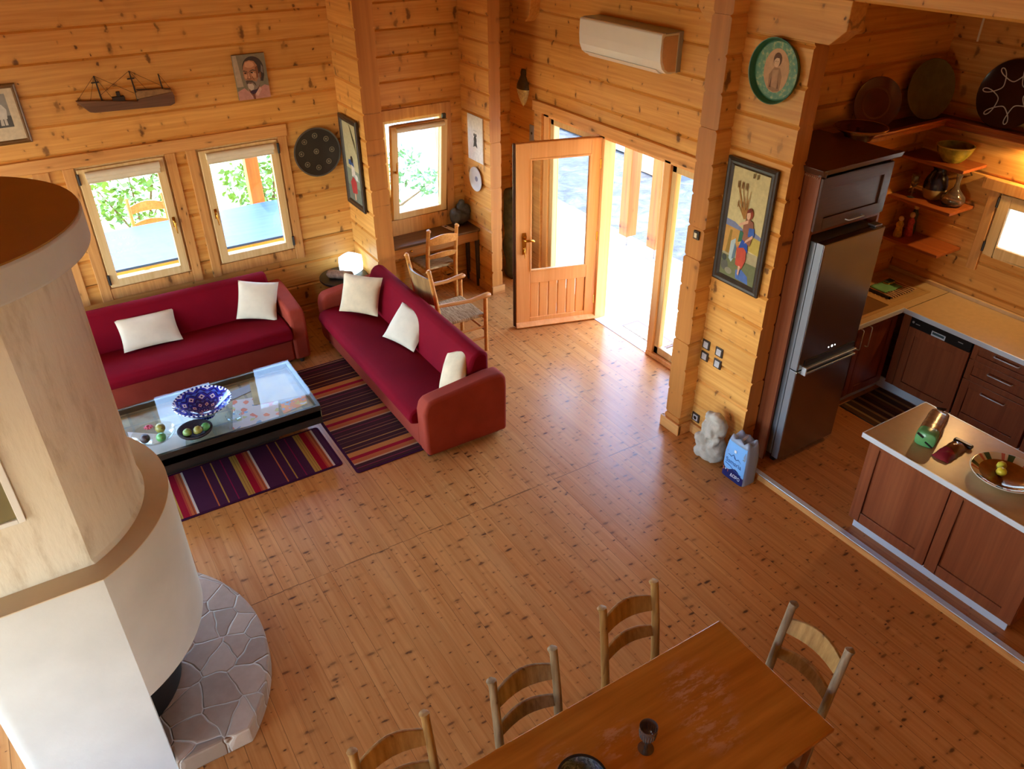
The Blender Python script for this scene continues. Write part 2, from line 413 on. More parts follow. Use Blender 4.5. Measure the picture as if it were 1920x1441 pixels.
# trims: head board over the left windows, base boards
struct(MB().box(-1.5, 2.36, YW - .028, YW + .02, 2.062, 2.178).build('trim_6', mTRIMX, bevel=.006))
mb = MB(); mb.box(4.355, 4.53, 7.445, 7.475, 0, .105); mb.box(4.505, 4.53, 7.45, 8.1, 0, .1); mb.box(4.355, 4.372, 7.45, 8.1, 0, .1)
struct(mb.build('baseboard_stub', mTRIMX, bevel=.006))
mb = MB(); mb.box(4.292, 4.325, 4.105, 4.345, 0, .11); mb.box(4.3, 4.46, 4.105, 4.132, 0, .11); mb.box(4.3, 5, 4.315, 4.345, 0, .11)
struct(mb.build('baseboard_column', mTRIMY, bevel=.006))
struct(MB().box(4.44, XP + .01, 3.55, 4.12, 0, .1).build('baseboard_painting', mTRIMY, bevel=.006))
mb = MB(); mb.box(-4.5, 2.93, YW - .022, YW + .01, 0, .1); mb.box(3.13, 4.37, YW - .022, YW + .01, 0, .1); mb.box(4.51, 5.02, YW - .022, YW + .01, 0, .1)
struct(mb.build('baseboard_left', mTRIMX, bevel=.005))
struct(MB().box(4.998, 5.03, 7.5, 8.1, 0, .1).build('baseboard_right', mTRIMY, bevel=.005))

# ---- windows in the left wall
def frame_mb(x0, x1, z0, z1, w, y0, y1, mb=None):
    mb = mb or MB()
    mb.box(x0, x0 + w, y0, y1, z0, z1); mb.box(x1 - w, x1, y0, y1, z0, z1)
    mb.box(x0 + w, x1 - w, y0, y1, z0, z0 + w); mb.box(x0 + w, x1 - w, y0, y1, z1 - w, z1)
    return mb
def wall_window(n, W, cas, handle_side, label, blind=True, hinges=True):
    x0, x1, z0, z1 = W
    r = sthing('window_%d' % n, ((x0 + x1) / 2, YW, 0), label, 'window')
    ox = (x0 + x1) / 2
    X = lambda q: q - ox
    mb = MB()
    for a, b in cas: mb.box(X(a), X(b), -.026, .02, .74, 2.062)
    mb.box(X(cas[0][1]), X(cas[-1][0]), -.02, .02, .75, z0)
    mb.build('casing', mTRIM, r, bevel=.005)
    frame_mb(X(x0), X(x1), z0, z1, .035, .0, .13).build('frame', mSASH, r, bevel=.004)
    s = frame_mb(X(x0) + .02, X(x1) - .02, z0 + .015, z1 - .015, .078, -.03, .04).build('sash', mSASH, r, bevel=.006)
    MB().box(X(x0) + .09, X(x1) - .09, .0, .006, z0 + .085, z1 - .085).build('pane', mGLASSP, r)
    hx = X(x1) - .06 if handle_side > 0 else X(x0) + .06
    mb = MB(); mb.lathe([(.014, -.006), (.014, .006), (.01, .012)], (hx, -.036, 1.42), 12, R=Rx(PI / 2))
    mb.tube([(hx, -.035, 1.42), (hx, -.062, 1.42), (hx, -.068, 1.40), (hx + .004, -.066, 1.30)], [.008, .008, .01, .006], 8)
    mb.box(hx - .013, hx + .013, -.037, -.03, 1.36, 1.46)
    mb.build('handle', mBRASS, r, smooth=True)
    if hinges:
        sx = X(x0) + .018 if handle_side > 0 else X(x1) - .018
        mb = MB()
        for hz in (z0 + .1, z1 - .1): mb.tube([(sx, -.038, hz - .05), (sx, -.038, hz + .05)], .012, 8)
        mb.build('hinge', mSOOT, r)
    if blind:
        mb = MB(); mb.tube([(X(x0) + .08, -.05, z1 - .07), (X(x1) - .07, -.05, z1 - .07)], .032, 12)
        mb.box(X(x0) + .085, X(x1) - .075, -.05, -.046, z1 - .07 - .07, z1 - .07); mb.tube([(X(x0) + .085, -.048, z1 - .14), (X(x1) - .075, -.048, z1 - .14)], .008, 8)
        mb.build('roller_blind', mCREAM, r, smooth=True)
    return r
wall_window(1, W1, [(.285, .38), (1.165, 1.255)], 1, 'left of the two wood windows above the red sofa against the log wall')
wall_window(2, W2, [(1.36, 1.45), (2.255, 2.345)], -1, 'right of the two wood windows above the red sofa, nearest the corner')
wall_window(3, W3, [(-1.1, -1.0), (.045, .175)], 1, 'partly hidden wood window behind the round plaster chimney', hinges=False)
# the tilted window of the alcove
x0, x1, z0, z1 = W4
r = sthing('window_4', ((x0 + x1) / 2, YW, 0), 'wood window tilted open at the top above the desk', 'window'); ox = (x0 + x1) / 2
frame_mb(x0 - ox, x1 - ox, z0, z1, .035, 0, .13).build('frame', mSASH, r, bevel=.004)
mb = MB(); mb.box(x1 - ox, x1 - ox + .1, -.024, .01, .74, 2.16); mb.box(x0 - ox - .28, x1 - ox + .1, -.022, .01, 2.045, 2.16); mb.box(x0 - ox - .2, x1 - ox, -.02, .01, .74, z0)
mb.build('casing', mTRIM, r, bevel=.005)
sh = bpy.data.objects.new('tilted_sash', None)
w = x1 - x0 - .05
sash = frame_mb(-w / 2, w / 2, 0, z1 - z0 - .03, .075, -.03, .035).build('sash', mSASH, r, bevel=.006)
bpy.data.objects.remove(sh)
sash.location = (0, -.005, z0 + .015); sash.rotation_euler = (math.radians(7.5), 0, 0)
pane = MB().box(-w / 2 + .07, w / 2 - .07, 0, .006, .07, z1 - z0 - .1).build('pane', mGLASSP, sash)
mb = MB(); hx = -w / 2 + .04; mb.lathe([(.015, -.006), (.015, .008)], (hx, -.04, .58), 12, R=Rx(PI / 2)); mb.tube([(hx, -.04, .58), (hx, -.068, .58), (hx, -.07, .60), (hx, -.066, .70)], [.008, .008, .01, .006], 8)
mb.build('handle', mBRASS, sash, smooth=True)
mb = MB(); mb.tube([(-w / 2 + .05, -.045, z1 - z0 - .06), (w / 2 - .05, -.045, z1 - z0 - .06)], .026, 12); mb.build('roller_blind', mCREAM, sash, smooth=True)
mb = MB(); mb.box(w / 2 - .045, w / 2 - .005, .0, .03, z1 - z0 - .06, z1 - z0 + .02); mb.build('stay_arm', mSOOT, sash)

# ---- kitchen window
y0, y1, z0, z1 = KW
r = sthing('window_5', (XK, (y0 + y1) / 2, 0), 'small frosted wood window above the kitchen counter', 'window'); oy = (y0 + y1) / 2
def frame_y(y0, y1, z0, z1, w, x0, x1):
    mb = MB(); mb.box(x0, x1, y0, y0 + w, z0, z1); mb.box(x0, x1, y1 - w, y1, z0, z1); mb.box(x0, x1, y0 + w, y1 - w, z0, z0 + w); mb.box(x0, x1, y0 + w, y1 - w, z1 - w, z1); return mb
mb = MB(); mb.box(-.03, .01, y1 - oy, y1 - oy + .09, 1.23, 1.955); mb.box(-.03, .01, y0 - oy - .09, y0 - oy, 1.23, 1.955); mb.box(-.04, .01, y0 - oy - .15, y1 - oy + .17, 1.95, 2.05)
mb.build('casing', mTRIM, r, bevel=.006)
frame_y(y0 - oy, y1 - oy, z0, z1, .03, 0, .12).build('frame', mSASH, r, bevel=.004)
frame_y(y0 - oy + .015, y1 - oy - .015, z0 + .01, z1 - .01, .095, -.03, .03).build('sash', mSASH, r, bevel=.006)
m = NT('frosted_glass'); m.set(S(250, 244, 226), .6); m.b.inputs['Transmission Weight'].default_value = .85
MB().box(0, .006, y0 - oy + .1, y1 - oy - .1, z0 + .09, z1 - .09).build('pane', m.mat, r)
mb = MB()
for hz in (z0 + .08, z1 - .08): mb.tube([(-.03, y1 - oy - .008, hz - .045), (-.03, y1 - oy - .008, hz + .045)], .012, 8)
mb.build('hinge', mSOOT, r)

# ---- entrance: fixed frame with side lights, then the open leaf
r = sthing('window_6', (XD, 6.1, 0), 'glazed entrance frame with narrow side lights around the open door', 'door frame'); oy = 6.1
mb = MB()
mb.box(-.05, -.0, 4.7 - oy, 7.56 - oy, 2.075, 2.185); mb.box(-.04, .0, 7.39 - oy, 7.53 - oy, 0, 2.08)
mb.build('casing', mTRIMY, r, bevel=.005)
mb = MB()
mb.box(0, .15, 7.30 - oy, 7.42 - oy, 0, 2.07); mb.box(.0, .15, 6.30 - oy, 6.40 - oy, 0, 2.07); mb.box(.0, .15, 5.32 - oy, 5.405 - oy, 0, 2.07)
mb.box(.0, .15, 4.72 - oy, 4.86 - oy, 0, 2.07)
mb.box(0, .15, 4.72 - oy, 7.42 - oy, 2.03, 2.09); mb.box(-.01, .15, 4.72 - oy, 5.405 - oy, 0, .05); mb.box(0, .15, 6.40 - oy, 7.35 - oy, 0, .05)
mb.build('frame', mDOOR, r, bevel=.005)
mb = MB()
for a, b in ((6.40, 7.30), (4.86, 5.32)):
    for q in ((a, a + .06), (b - .06, b)): mb.box(.03, .09, q[0] - oy, q[1] - oy, .05, 2.03)
    mb.box(.03, .09, a - oy, b - oy, .05, .13); mb.box(.03, .09, a - oy, b - oy, 1.96, 2.03)
mb.build('sidelight_sash', mSASH, r, bevel=.006)
mb = MB(); mb.box(.055, .061, 6.45 - oy, 7.25 - oy, .1, 1.99); mb.build('pane', mGLASSP, r)
mb = MB(); mb.box(.055, .061, 4.91 - oy, 5.27 - oy, .1, 1.99); mb.build('pane', mGLASSP, r)
struct(MB().box(XD, XD + .16, 5.405, 6.30, -.05, .006).build('trim_7', mALU, bevel=.003))
# leaf in its own frame: u along the leaf from the free edge to the hinge, thickness to the far side
D0 = Vector((4.155, 6.597, 0)); D1 = Vector((5.035, 6.328, 0)); L = (D1 - D0).length
ang = math.atan2((D1 - D0).y, (D1 - D0).x)
r = sthing('door_1', D0, 'open pine entrance door with glass pane and brass handle', 'door'); r.rotation_euler = (0, 0, ang)
T = .06
mb = MB(); mb.box(0, .155, 0, T, .015, 2.045); mb.box(L - .13, L, 0, T, .015, 2.045); mb.box(.155, L - .13, 0, T, 1.885, 2.045); mb.box(.155, L - .13, 0, T, .53, .675); mb.box(.155, L - .13, 0, T, .015, .115)
mb.build('frame', mDOOR, r, bevel=.005)
mb = MB(); n = 6; pw = (L - .13 - .155) / n
for i in range(n): mb.box(.155 + i * pw + .005, .155 + (i + 1) * pw - .005, .012, T - .012, .105, .54)
mb.build('slatted_panel', mDOOR, r, bevel=.006)
mb = MB(); frame_mb(.15, L - .125, .67, 1.89, .018, -.006, .012, mb); mb.build('glazing_bead', mDOOR, r, bevel=.004)
MB().box(.155, L - .13, .026, .034, .675, 1.885).build('pane', mGLASSP, r)
mb = MB(); mb.prism([(0, 0), (0, -.04), (.012, -.046), (.05, -.012), (.055, 0)], lambda u, v, d: (d, v, u + .015), -.005, L); mb.build('weather_bar', mDOOR, r, bevel=.004)
mb = MB(); mb.box(-.012, 0, .012, T - .01, .015, 2.045); mb.box(-.022, -.012, .03, T, .015, 2.045); mb.build('edge_rebate', mWALNUT, r, bevel=.002)
mb = MB(); mb.prism([(-.022, -.12), (.022, -.12), (.028, .08), (.02, .12), (-.02, .12), (-.028, .08)], lambda u, v, d: (.085 + u, d, 1.0 + v), -.008, 0)
mb.tube([(.085, -.005, 1.05), (.085, -.05, 1.05), (.10, -.06, 1.05), (.17, -.058, 1.045), (.185, -.05, 1.03)], [.012, .012, .014, .012, .008], 10)
mb.tube([(.085, -.012, .95), (.085, -.03, .95), (.085, -.034, .90), (.09, -.03, .84)], [.006, .006, .008, .004], 8)
mb.ball((.085, -.012, .95), .014, 10); mb.build('handle', mBRASS, r, smooth=True)
mb = MB()
for hz in (.25, 1.0, 1.78): mb.tube([(L + .004, -.008, hz - .06), (L + .004, -.008, hz + .06)], .011, 8); mb.box(L - .03, L, -.003, .001, hz - .05, hz + .05)
mb.build('hinge', mBRASS, r)

# ---------------------------------------------------------------- fireplace
CX, CY = -.613, 3.9
def dshape(R, yn, yf, xb, n=40, rc=.03):
    """D-shaped plan: round front, flat cheeks at yn / yf, back at xb"""
    a0 = math.asin((yn - CY) / R); a1 = math.asin((yf - CY) / R)
    pts = [(CX + R * math.cos(a0 + (a1 - a0) * i / n), CY + R * math.sin(a0 + (a1 - a0) * i / n)) for i in range(n + 1)]
    for cx_, cy_, t0 in ((xb + rc, yf - rc, 90), (xb + rc, yn + rc, 180)):
        pts += [(cx_ + rc * math.cos(math.radians(t0 + 15 * k)), cy_ + rc * math.sin(math.radians(t0 + 15 * k))) for k in range(7)]
    return pts
up3 = lambda u, v, d: (u - CX, v - CY, d)
fp = thing('fireplace', 'big white plastered round-fronted fireplace with a stone hearth and a domed hood', 'fireplace', (CX, CY, 0))
ZL = 1.53; ZLIP = .68
body = dshape(.795, 3.2, 4.6, -.86, rc=.07)
MB().prism(body, up3, ZLIP, ZL).build('lower_hood', mPLASTERW, fp, smooth=True, sharp=.35)
# cheeks below the hood and the dark fire box behind the opening
mb = MB(); RC = .07; arc = lambda x, y, t0: [(x + RC * math.cos(math.radians(t0 + 15 * k)), y + RC * math.sin(math.radians(t0 + 15 * k))) for k in range(7)]
mb.prism([(-.237, 4.6)] + arc(-.86 + RC, 4.6 - RC, 90) + arc(-.86 + RC, 3.2 + RC, 180) + [(-.237, 3.2), (-.237, 3.262), (-.79, 3.262), (-.79, 4.538), (-.237, 4.538)], up3, 0, ZLIP)
mb.build('cheek', mPLASTERW, fp, smooth=True, sharp=.35)
mb = MB(); pts = []
for i in range(25):
    a = -1.25 + 2.5 * i / 24; pts.append((CX + .56 * math.cos(a), CY + .5 * math.sin(a)))
pts2 = [(CX + (x - CX) * .95, CY + (y - CY) * .95) for x, y in pts]
mb.prism(pts + pts2[::-1], up3, .13, ZLIP); mb.build('fire_screen', mSOOT, fp, smooth=True)
up = dshape(.665, 3.335, 4.465, -.84)
lo = dshape(.69, 3.32, 4.48, -.845)
mb = MB(); n = len(up); lv = []
for k, z in enumerate((ZL, ZL + .03, 2.0, 2.4, 2.92)):
    q = [0.6, .0, .0, 0, 0][k]
    for (x, y), (x2, y2) in zip(up, lo): lv.append((x + (x2 - x) * q - CX, y + (y2 - y) * q - CY, z))
mb.add(lv, [(i * n + k, i * n + (k + 1) % n, (i + 1) * n + (k + 1) % n, (i + 1) * n + k) for i in range(4) for k in range(n)])
mb.build('upper_hood', mPLASTER, fp, smooth=True, sharp=.35)
MB().prism(dshape(.795, 3.2, 4.6, -.86, rc=.07), up3, ZL, ZL + .006).build('ledge', mLEDGE, fp)
cap = [(-.56 + .735 * math.cos(t) - CX, 3.97 + .735 * math.sin(t) * 1.0 - CY) for t in [2 * PI * k / 72 for k in range(72)]]
MB().prism(cap, lambda u, v, d: (u, v, d), 2.88, 3.03).build('cap_rim', mPLASTERW, fp, smooth=True, bevel=.012)
MB().prism([(u * .99 - .0005, v * .99) for u, v in cap], lambda u, v, d: (u, v, d), 3.028, 3.036).build('cap_top', mCAPTOP, fp)
# framed opening on the upper cheek
mb = MB(); x1, z0, z1 = -.432 - CX, 1.90, 2.5; yy = 3.335 - CY
mb.box(x1 - .03, x1, yy - .018, yy + .01, z0, z1); mb.box(x1 - .45, x1 - .03, yy - .018, yy + .01, z0, z0 + .022); mb.box(x1 - .45, x1 - .42, yy - .018, yy + .01, z0, z1)
fr = mb.build('framed_niche', mWHITE, fp, bevel=.003)
MB().box(x1 - .43, x1 - .028, yy - .006, yy + .008, z0 + .02, z1).build('panel', simple('niche_panel', S(120, 108, 70), .5), fr)
# stone hearth, concentric with the hood and cut along the near cheek
m = NT('flagstone'); vec, xyz = m.coords()
vo = m.node('ShaderNodeTexVoronoi', feature='DISTANCE_TO_EDGE', voronoi_dimensions='2D'); vo.inputs['Scale'].default_value = 5.6
wv = m.node('ShaderNodeVectorMath', operation='ADD'); m.link(vec, wv.inputs[0])
nn = m.node('ShaderNodeTexNoise'); nn.inputs['Scale'].default_value = 3.; m.link(vec, nn.inputs['Vector'])
sc = m.node('ShaderNodeVectorMath', operation='SCALE'); m.link(nn.outputs['Color'], sc.inputs[0]); sc.inputs['Scale'].default_value = .16
m.link(sc.outputs[0], wv.inputs[1]); m.link(wv.outputs[0], vo.inputs['Vector'])
v2 = m.node('ShaderNodeTexVoronoi', voronoi_dimensions='2D'); v2.inputs['Scale'].default_value = 5.6; m.link(wv.outputs[0], v2.inputs['Vector'])
sep = m.node('ShaderNodeSeparateColor'); m.link(v2.outputs['Color'], sep.inputs[0])
tone = m.ramp(m.math('ADD', m.math('MULTIPLY', sep.outputs[0], .6), m.math('MULTIPLY', m.noise(vec, 18, 5), .4)), [(.2, S(154, 128, 104)), (.8, S(190, 164, 138))])
mor = m.math('LESS_THAN', vo.outputs['Distance'], .016)
m.set(m.mix(mor, tone, S(206, 190, 168)), .6, 0, .35); m.bump(m.smooth(vo.outputs['Distance'], 0, .05), .7, .02); mSTONE = m.mat
RH = 1.075; YH = 3.165
a0 = math.asin((YH - CY) / RH)
hp = [(CX + RH * math.cos(a0 - a0 * 2 * i / 60), CY + RH * math.sin(a0 - a0 * 2 * i / 60)) for i in range(61)]
hp = hp + [(-.8, hp[-1][1]), (-.8, 4.6), (-.8, 3.27), (-.235, 3.27), (-.235, YH)]
hp = [(x, y) for x, y in hp]
MB().prism(hp, up3, 0, .132).build('hearth', mSTONE, fp, bevel=.014)

# ---------------------------------------------------------------- sofas (local: back towards +y, seat towards -y, x along the length)
def sofa_parts(r, W):
    h = W / 2; ai = h - .165                                    # inner faces of the arms
    mb = MB(); mb.box(-ai, ai, -.39, .33, .06, .30); mb.build('base', mRUST, r, bevel=.02)
    prof = [(-.40, .30), (-.455, .315), (-.47, .37), (-.455, .42), (-.40, .447), (-.30, .457), (.10, .44), (.16, .40), (.16, .30)]
    mb = MB(); mb.prism(prof, lambda u, v, d: (d, u, v), -ai + .004, ai - .004); mb.build('seat', mRED, r, smooth=True, bevel=.02)
    prof = [(.045, .40), (.10, .62), (.165, .77), (.205, .808), (.25, .815), (.30, .80), (.325, .76), (.325, .10), (.20, .10), (.20, .40)]
    mb = MB(); mb.prism(prof, lambda u, v, d: (d, u, v), -ai + .006, ai - .006); mb.build('backrest', mRED, r, smooth=True, bevel=.03)
    for s in (-1, 1):
        arm = [(-.385, .045), (-.40, .12), (-.405, .48), (-.385, .555), (-.34, .59), (-.28, .60), (.25, .655), (.36, .65), (.40, .60), (.405, .5), (.40, .045)]
        mb = MB(); mb.prism(arm, lambda u, v, d: (d, u, v), s * ai, s * h); mb.build('armrest', mRUST, r, smooth=True, bevel=.045, seg=4)
        for y in (-.34, .34):
            MB().lathe([(.02, 0), (.03, .05)], (s * (h - .09), y, 0), 12).build('foot', mBLACKW, r)
s2 = thing('sofa', 'crimson sofa bed with rust arms, seen from its arm end, back to the entrance door', 'sofa', (2.63, 6.235, 0), -PI / 2)
sofa_parts(s2, 2.53)
s1 = thing('sofa', 'crimson sofa bed with rust arms standing under the two windows along the log wall', 'sofa', (.735, 7.55, 0), 0)
sofa_parts(s1, 2.50)

def pillow(name, label, c, ux, uy, w, h, t, mat, puff=.9, group=None):
    """cushion centred at c: ux along its width, uy along its height, own normal"""
    ux = Vector(ux).normalized(); n = ux.cross(Vector(uy)).normalized(); uy = n.cross(ux).normalized(); c = Vector(c)
    N = 21; vs = []; fs = []; rnd = random.Random(len(label) * 7)
    ph = [rnd.uniform(0, 6) for _ in range(4)]
    for side in (1, -1):
        for j in range(N):
            for i in range(N):
                u = i / (N - 1) * 2 - 1; v = j / (N - 1) * 2 - 1
                e = max(0., (1 - u * u)) ** .5 * max(0., (1 - v * v)) ** .5
                k = 1 - .06 * (1 - abs(v) ** 2) * abs(u) ** 6; l = 1 - .06 * (1 - abs(u) ** 2) * abs(v) ** 6
                z = side * t / 2 * e * puff * (1 + .04 * math.sin(4 * u + ph[0]) * math.sin(3 * v + ph[1])) + .004 * math.sin(9 * (u + v) + ph[2]) * e * abs(u * v)
                vs.append(c + ux * (u * k * w / 2) + uy * (v * l * h / 2) + n * z)
    for s in (0, 1):
        for j in range(N - 1):
            for i in range(N - 1):
                a = s * N * N + j * N + i; fs.append((a, a + 1, a + N + 1, a + N))
    o = MB().add(vs, fs).build(name, mat, None, smooth=True)
    for p in o.data.polygons: p.use_smooth = True
    tag(o, label, 'cushion', group); return o
pillow('cushion', 'long cream cushion leaning on the back of the sofa under the windows', (.575, 7.57, .585), (1, 0, -.02), (.03, .72, .69), .54, .34, .16, mCREAM)
pillow('cushion', 'square cream cushion leaning by the arm of the sofa under the windows', (1.635, 7.55, .625), (.78, -.36, -.10), (.22, .55, .78), .40, .40, .17, mCREAM)
pillow('cushion', 'large cream cushion standing against the far arm of the sofa by the door side', (2.56, 7.06, .65), (.56, -.60, -.02), (.25, .42, .85), .43, .40, .18, mSTAINC)
pillow('cushion', 'tilted cream cushion in the middle of the sofa whose back faces the door', (2.70, 6.25, .605), (.25, -.74, -.04), (.60, .26, .62), .43, .39, .16, mCREAM)
pillow('cushion', 'cream cushion seen edge-on leaning at the near arm of the sofa', (2.70, 5.30, .615), (-.30, .62, -.34), (.66, .05, .66), .30, .38, .15, mSTAINC)

# ---------------------------------------------------------------- rugs
P_, O_, R_, G_, W_, M_ = S(78, 32, 60), S(206, 108, 58), S(166, 14, 40), S(196, 150, 66), S(226, 208, 190), S(150, 26, 70)
seq = [(0, W_), (.035, O_), (.05, S(160, 72, 44)), (.065, O_), (.10, S(190, 70, 50)), (.125, R_), (.215, G_), (.235, S(150, 96, 50)), (.245, G_), (.275, S(160, 104, 50)), (.285, G_), (.32, P_), (.44, M_), (.455, P_), (.58, G_), (.60, P_), (.715, O_), (.735, P_)]
mRUG1 = stripes('rug_stripes_near', 'X', 0, .57, seq)
def rev(start):  # stripes count towards -x from the white line: mirror the sequence
    out = []; ps = [p for p, _ in seq] + [1.]
    for i in range(len(seq) - 1, -1, -1): out.append((1 - ps[i + 1], seq[i][1]))
    return out
mRUG1 = stripes('rug_stripes_near', 'X', 1.527 + .008 - .57 * 3, .57, rev(0))
D_ = S(72, 34, 36)
seq2 = [(0, S(206, 160, 120)), (.03, S(196, 104, 50)), (.125, R_), (.20, S(204, 130, 60)), (.31, D_), (.37, S(150, 90, 50)), (.385, D_), (.47, S(196, 140, 70)), (.49, D_), (.60, S(120, 70, 50)), (.61, D_), (.70, S(170, 120, 70)), (.715, D_), (.78, S(150, 80, 60)), (.795, D_), (.90, S(140, 40, 60)), (.915, D_)]
mRUG2 = stripes('rug_stripes_far', 'Y', 5.262 - .575 * 3, .575, seq2)
mBIND = simple('rug_binding', S(64, 22, 50), .9, spec=.1, bump=.3, bscale=200)
def rug(name, label, x0, x1, y0, y1, z0, mat, rz=0, rnd=.03):
    cx, cy = (x0 + x1) / 2, (y0 + y1) / 2
    def rr(e):
        a, b = x0 + e, x1 - e; c, d = y0 + e, y1 - e; pts = []
        for (px, py, t0) in ((b - rnd, d - rnd, 0), (a + rnd, d - rnd, 90), (a + rnd, c + rnd, 180), (b - rnd, c + rnd, 270)):
            for k in range(5): t = math.radians(t0 + k * 22.5); pts.append((px + rnd * math.cos(t), py + rnd * math.sin(t)))
        return pts
    root = thing(name, label, 'rug', (cx, cy, z0)); root.rotation_euler = (0, 0, rz)
    MB().prism(rr(0), lambda u, v, d: (u - cx, v - cy, d), 0, .007).build('binding', mBIND, root)
    o = MB().prism(rr(.022), lambda u, v, d: (u, v, d), .0, .009).build('pile', mat, root); o.location = (-cx, -cy, 0)
    return root
rug('rug', 'purple striped runner in front of the coffee table, stripes running across it', .18, 1.60, 5.335, 5.98, 0, mRUG1)
rug('rug', 'dark striped rug lying between the coffee table and the sofa by the door', 1.65, 2.62, 5.15, 7.02, 0, mRUG2)

# ---------------------------------------------------------------- coffee table with a glass showcase top
ct = thing('coffee_table', 'low black showcase coffee table with a glass top over papers', 'coffee table', (.72, 6.18, 0))
X0, X1, Y0, Y1 = -.9, .875, -.44, .44
m = NT('showcase_tiles'); vec, xyz = m.coords()
br = m.node('ShaderNodeTexBrick'); br.offset = 0; br.inputs['Scale'].default_value = 1.; br.inputs['Brick Width'].default_value = .19; br.inputs['Row Height'].default_value = .19; br.inputs['Mortar Size'].default_value = .012
br.inputs['Color1'].default_value = (*S(176, 160, 120), 1); br.inputs['Color2'].default_value = (*S(132, 104, 70), 1); br.inputs['Mortar'].default_value = (*S(110, 106, 88), 1)
m.link(vec, br.inputs['Vector']); m.set(m.mix(.35, br.outputs[0], m.ramp(m.noise(vec, 5, 3), [(.35, S(120, 92, 60)), (.65, S(200, 190, 150))])), .5)
mTILE = m.mat
mb = MB(); mb.box(X0, X1, Y0, Y1, .27, .335); mb.build('showcase_floor', mTILE, ct)
mb = MB(); mb.box(X0, X1, Y0, Y0 + .028, .20, .385); mb.box(X0, X1, Y1 - .028, Y1, .20, .385); mb.box(X0, X0 + .028, Y0 + .028, Y1 - .028, .20, .385); mb.box(X1 - .028, X1, Y0 + .028, Y1 - .028, .20, .385)
mb.build('apron', mBLACKW, ct, bevel=.004)
mb = MB(); mb.box(X0 + .1, .53, -.20, .28, 0.009, .27); mb.build('plinth', mBLACKW, ct, bevel=.006)
MB().box(X0 + .0, X1 + .008, Y0 - .008, Y1 + .008, .386, .396).build('glass_top', glass('table_glass', (.95, .98, .96), .0, .3), ct)
mPAP = simple('paper', S(222, 206, 196), .6, var=.08, vscale=12)
m = NT('printed_paper'); vec, xyz = m.coords(); vo = m.node('ShaderNodeTexVoronoi'); vo.inputs['Scale'].default_value = 22; m.link(vec, vo.inputs['Vector'])
sp = m.node('ShaderNodeSeparateColor'); m.link(vo.outputs['Color'], sp.inputs[0])
m.set(m.ramp(sp.outputs[0], [(0, S(222, 204, 200)), (.62, S(228, 110, 70)), (.74, S(222, 204, 200)), (.84, S(120, 150, 190)), (.93, S(200, 190, 120))], 'CONSTANT'), .5); mPRINT = m.mat
m = NT('leaflet_print'); vec, xyz = m.coords(); m.set(m.ramp(m.noise(vec, 9, 2), [(.35, S(150, 180, 210)), (.45, S(240, 150, 90)), (.55, S(226, 190, 90)), (.65, S(226, 216, 206))], 'CONSTANT'), .5); mPRINT2 = m.mat
def paper(label, pts, z, mat, name='paper_sheet'):
    o = MB().prism(pts, lambda u, v, d: (u, v, d), z, z + .0012).build(name, mat); tag(o, label, 'paper'); return o
paper('large pink printed sheet under the glass of the coffee table', [(.86, 5.86), (1.24, 5.80), (1.36, 6.20), (.98, 6.30)], .336, mPRINT)
paper('long grey-blue sheet at the back under the coffee table glass', [(.93, 6.30), (1.36, 6.42), (1.38, 6.52), (.92, 6.44)], .3375, simple('paper_blue', S(150, 150, 160), .6))
paper('orange and blue leaflet at the door end under the coffee table glass', [(1.30, 5.86), (1.53, 5.90), (1.56, 6.04), (1.33, 6.05)], .336, mPRINT2)
paper('pale folded leaflet beneath the fruit dish on the coffee table', [(.08, 5.80), (.46, 5.79), (.50, 5.98), (.10, 6.30)], .336, mPAP)
paper('yellowed sheet in the far corner of the coffee table showcase', [(1.12, 6.12), (1.50, 6.05), (1.52, 6.50), (1.20, 6.55)], .339, simple('paper_yellow', S(186, 160, 106), .6, var=.2, vscale=8))
ZT = .396
# blue painted bowl
m = NT('blue_painted_glaze'); vec, xyz = m.coords()
an = m.math('DIVIDE', m.math('ARCTAN2', xyz[1], xyz[0]), 2 * PI)
rad = m.math('SQRT', m.math('ADD', m.math('MULTIPLY', xyz[0], xyz[0]), m.math('MULTIPLY', xyz[1], xyz[1])))
ring = m.math('MULTIPLY', rad, 15.5); row = m.math('FLOOR', ring)
fa = m.math('SUBTRACT', m.math('FRACT', m.math('ADD', m.math('MULTIPLY', an, 11.), m.math('MULTIPLY', row, .5))), .5); fb = m.math('SUBTRACT', m.math('FRACT', ring), .5)
dd = m.math('ADD', m.math('ABSOLUTE', fa), m.math('ABSOLUTE', fb))
c = m.ramp(dd, [(0, S(24, 30, 110)), (.12, S(232, 236, 240)), (.30, S(34, 52, 170)), (.55, S(20, 26, 100)), (.72, S(70, 110, 205))], 'CONSTANT')
rim = m.math('GREATER_THAN', rad, .222); band = m.math('GREATER_THAN', m.math('FRACT', m.math('MULTIPLY', an, 40.)), .5)
c = m.mix(rim, c, m.mix(band, S(226, 232, 238), S(30, 40, 120)))
m.set(c, .12, 0, .6); mBLUE = m.mat
BB = (.71, 6.10, ZT)
bo = MB().lathe([(.075, 0), (.08, .012), (.072, .02), (.12, .05), (.185, .10), (.225, .135), (.24, .15), (.236, .156), (.218, .142), (.178, .108), (.115, .06), (.05, .032), (0, .03)], (0, 0, 0), 48).build('fruit_bowl', mBLUE, None, smooth=True)
bo.location = BB; tag(bo, 'wide cobalt blue painted bowl with scalloped rim on the coffee table', 'bowl')
mWICK = simple('dark_wicker', S(52, 38, 36), .6, var=.4, vscale=60, bump=.8, bscale=90)
wk = MB().lathe([(.07, 0), (.115, .02), (.135, .035), (.14, .05), (.128, .05), (.11, .036), (.06, .014), (0, .012)], (0, 0, 0), 32).build('wicker_dish', mWICK, None, smooth=True)
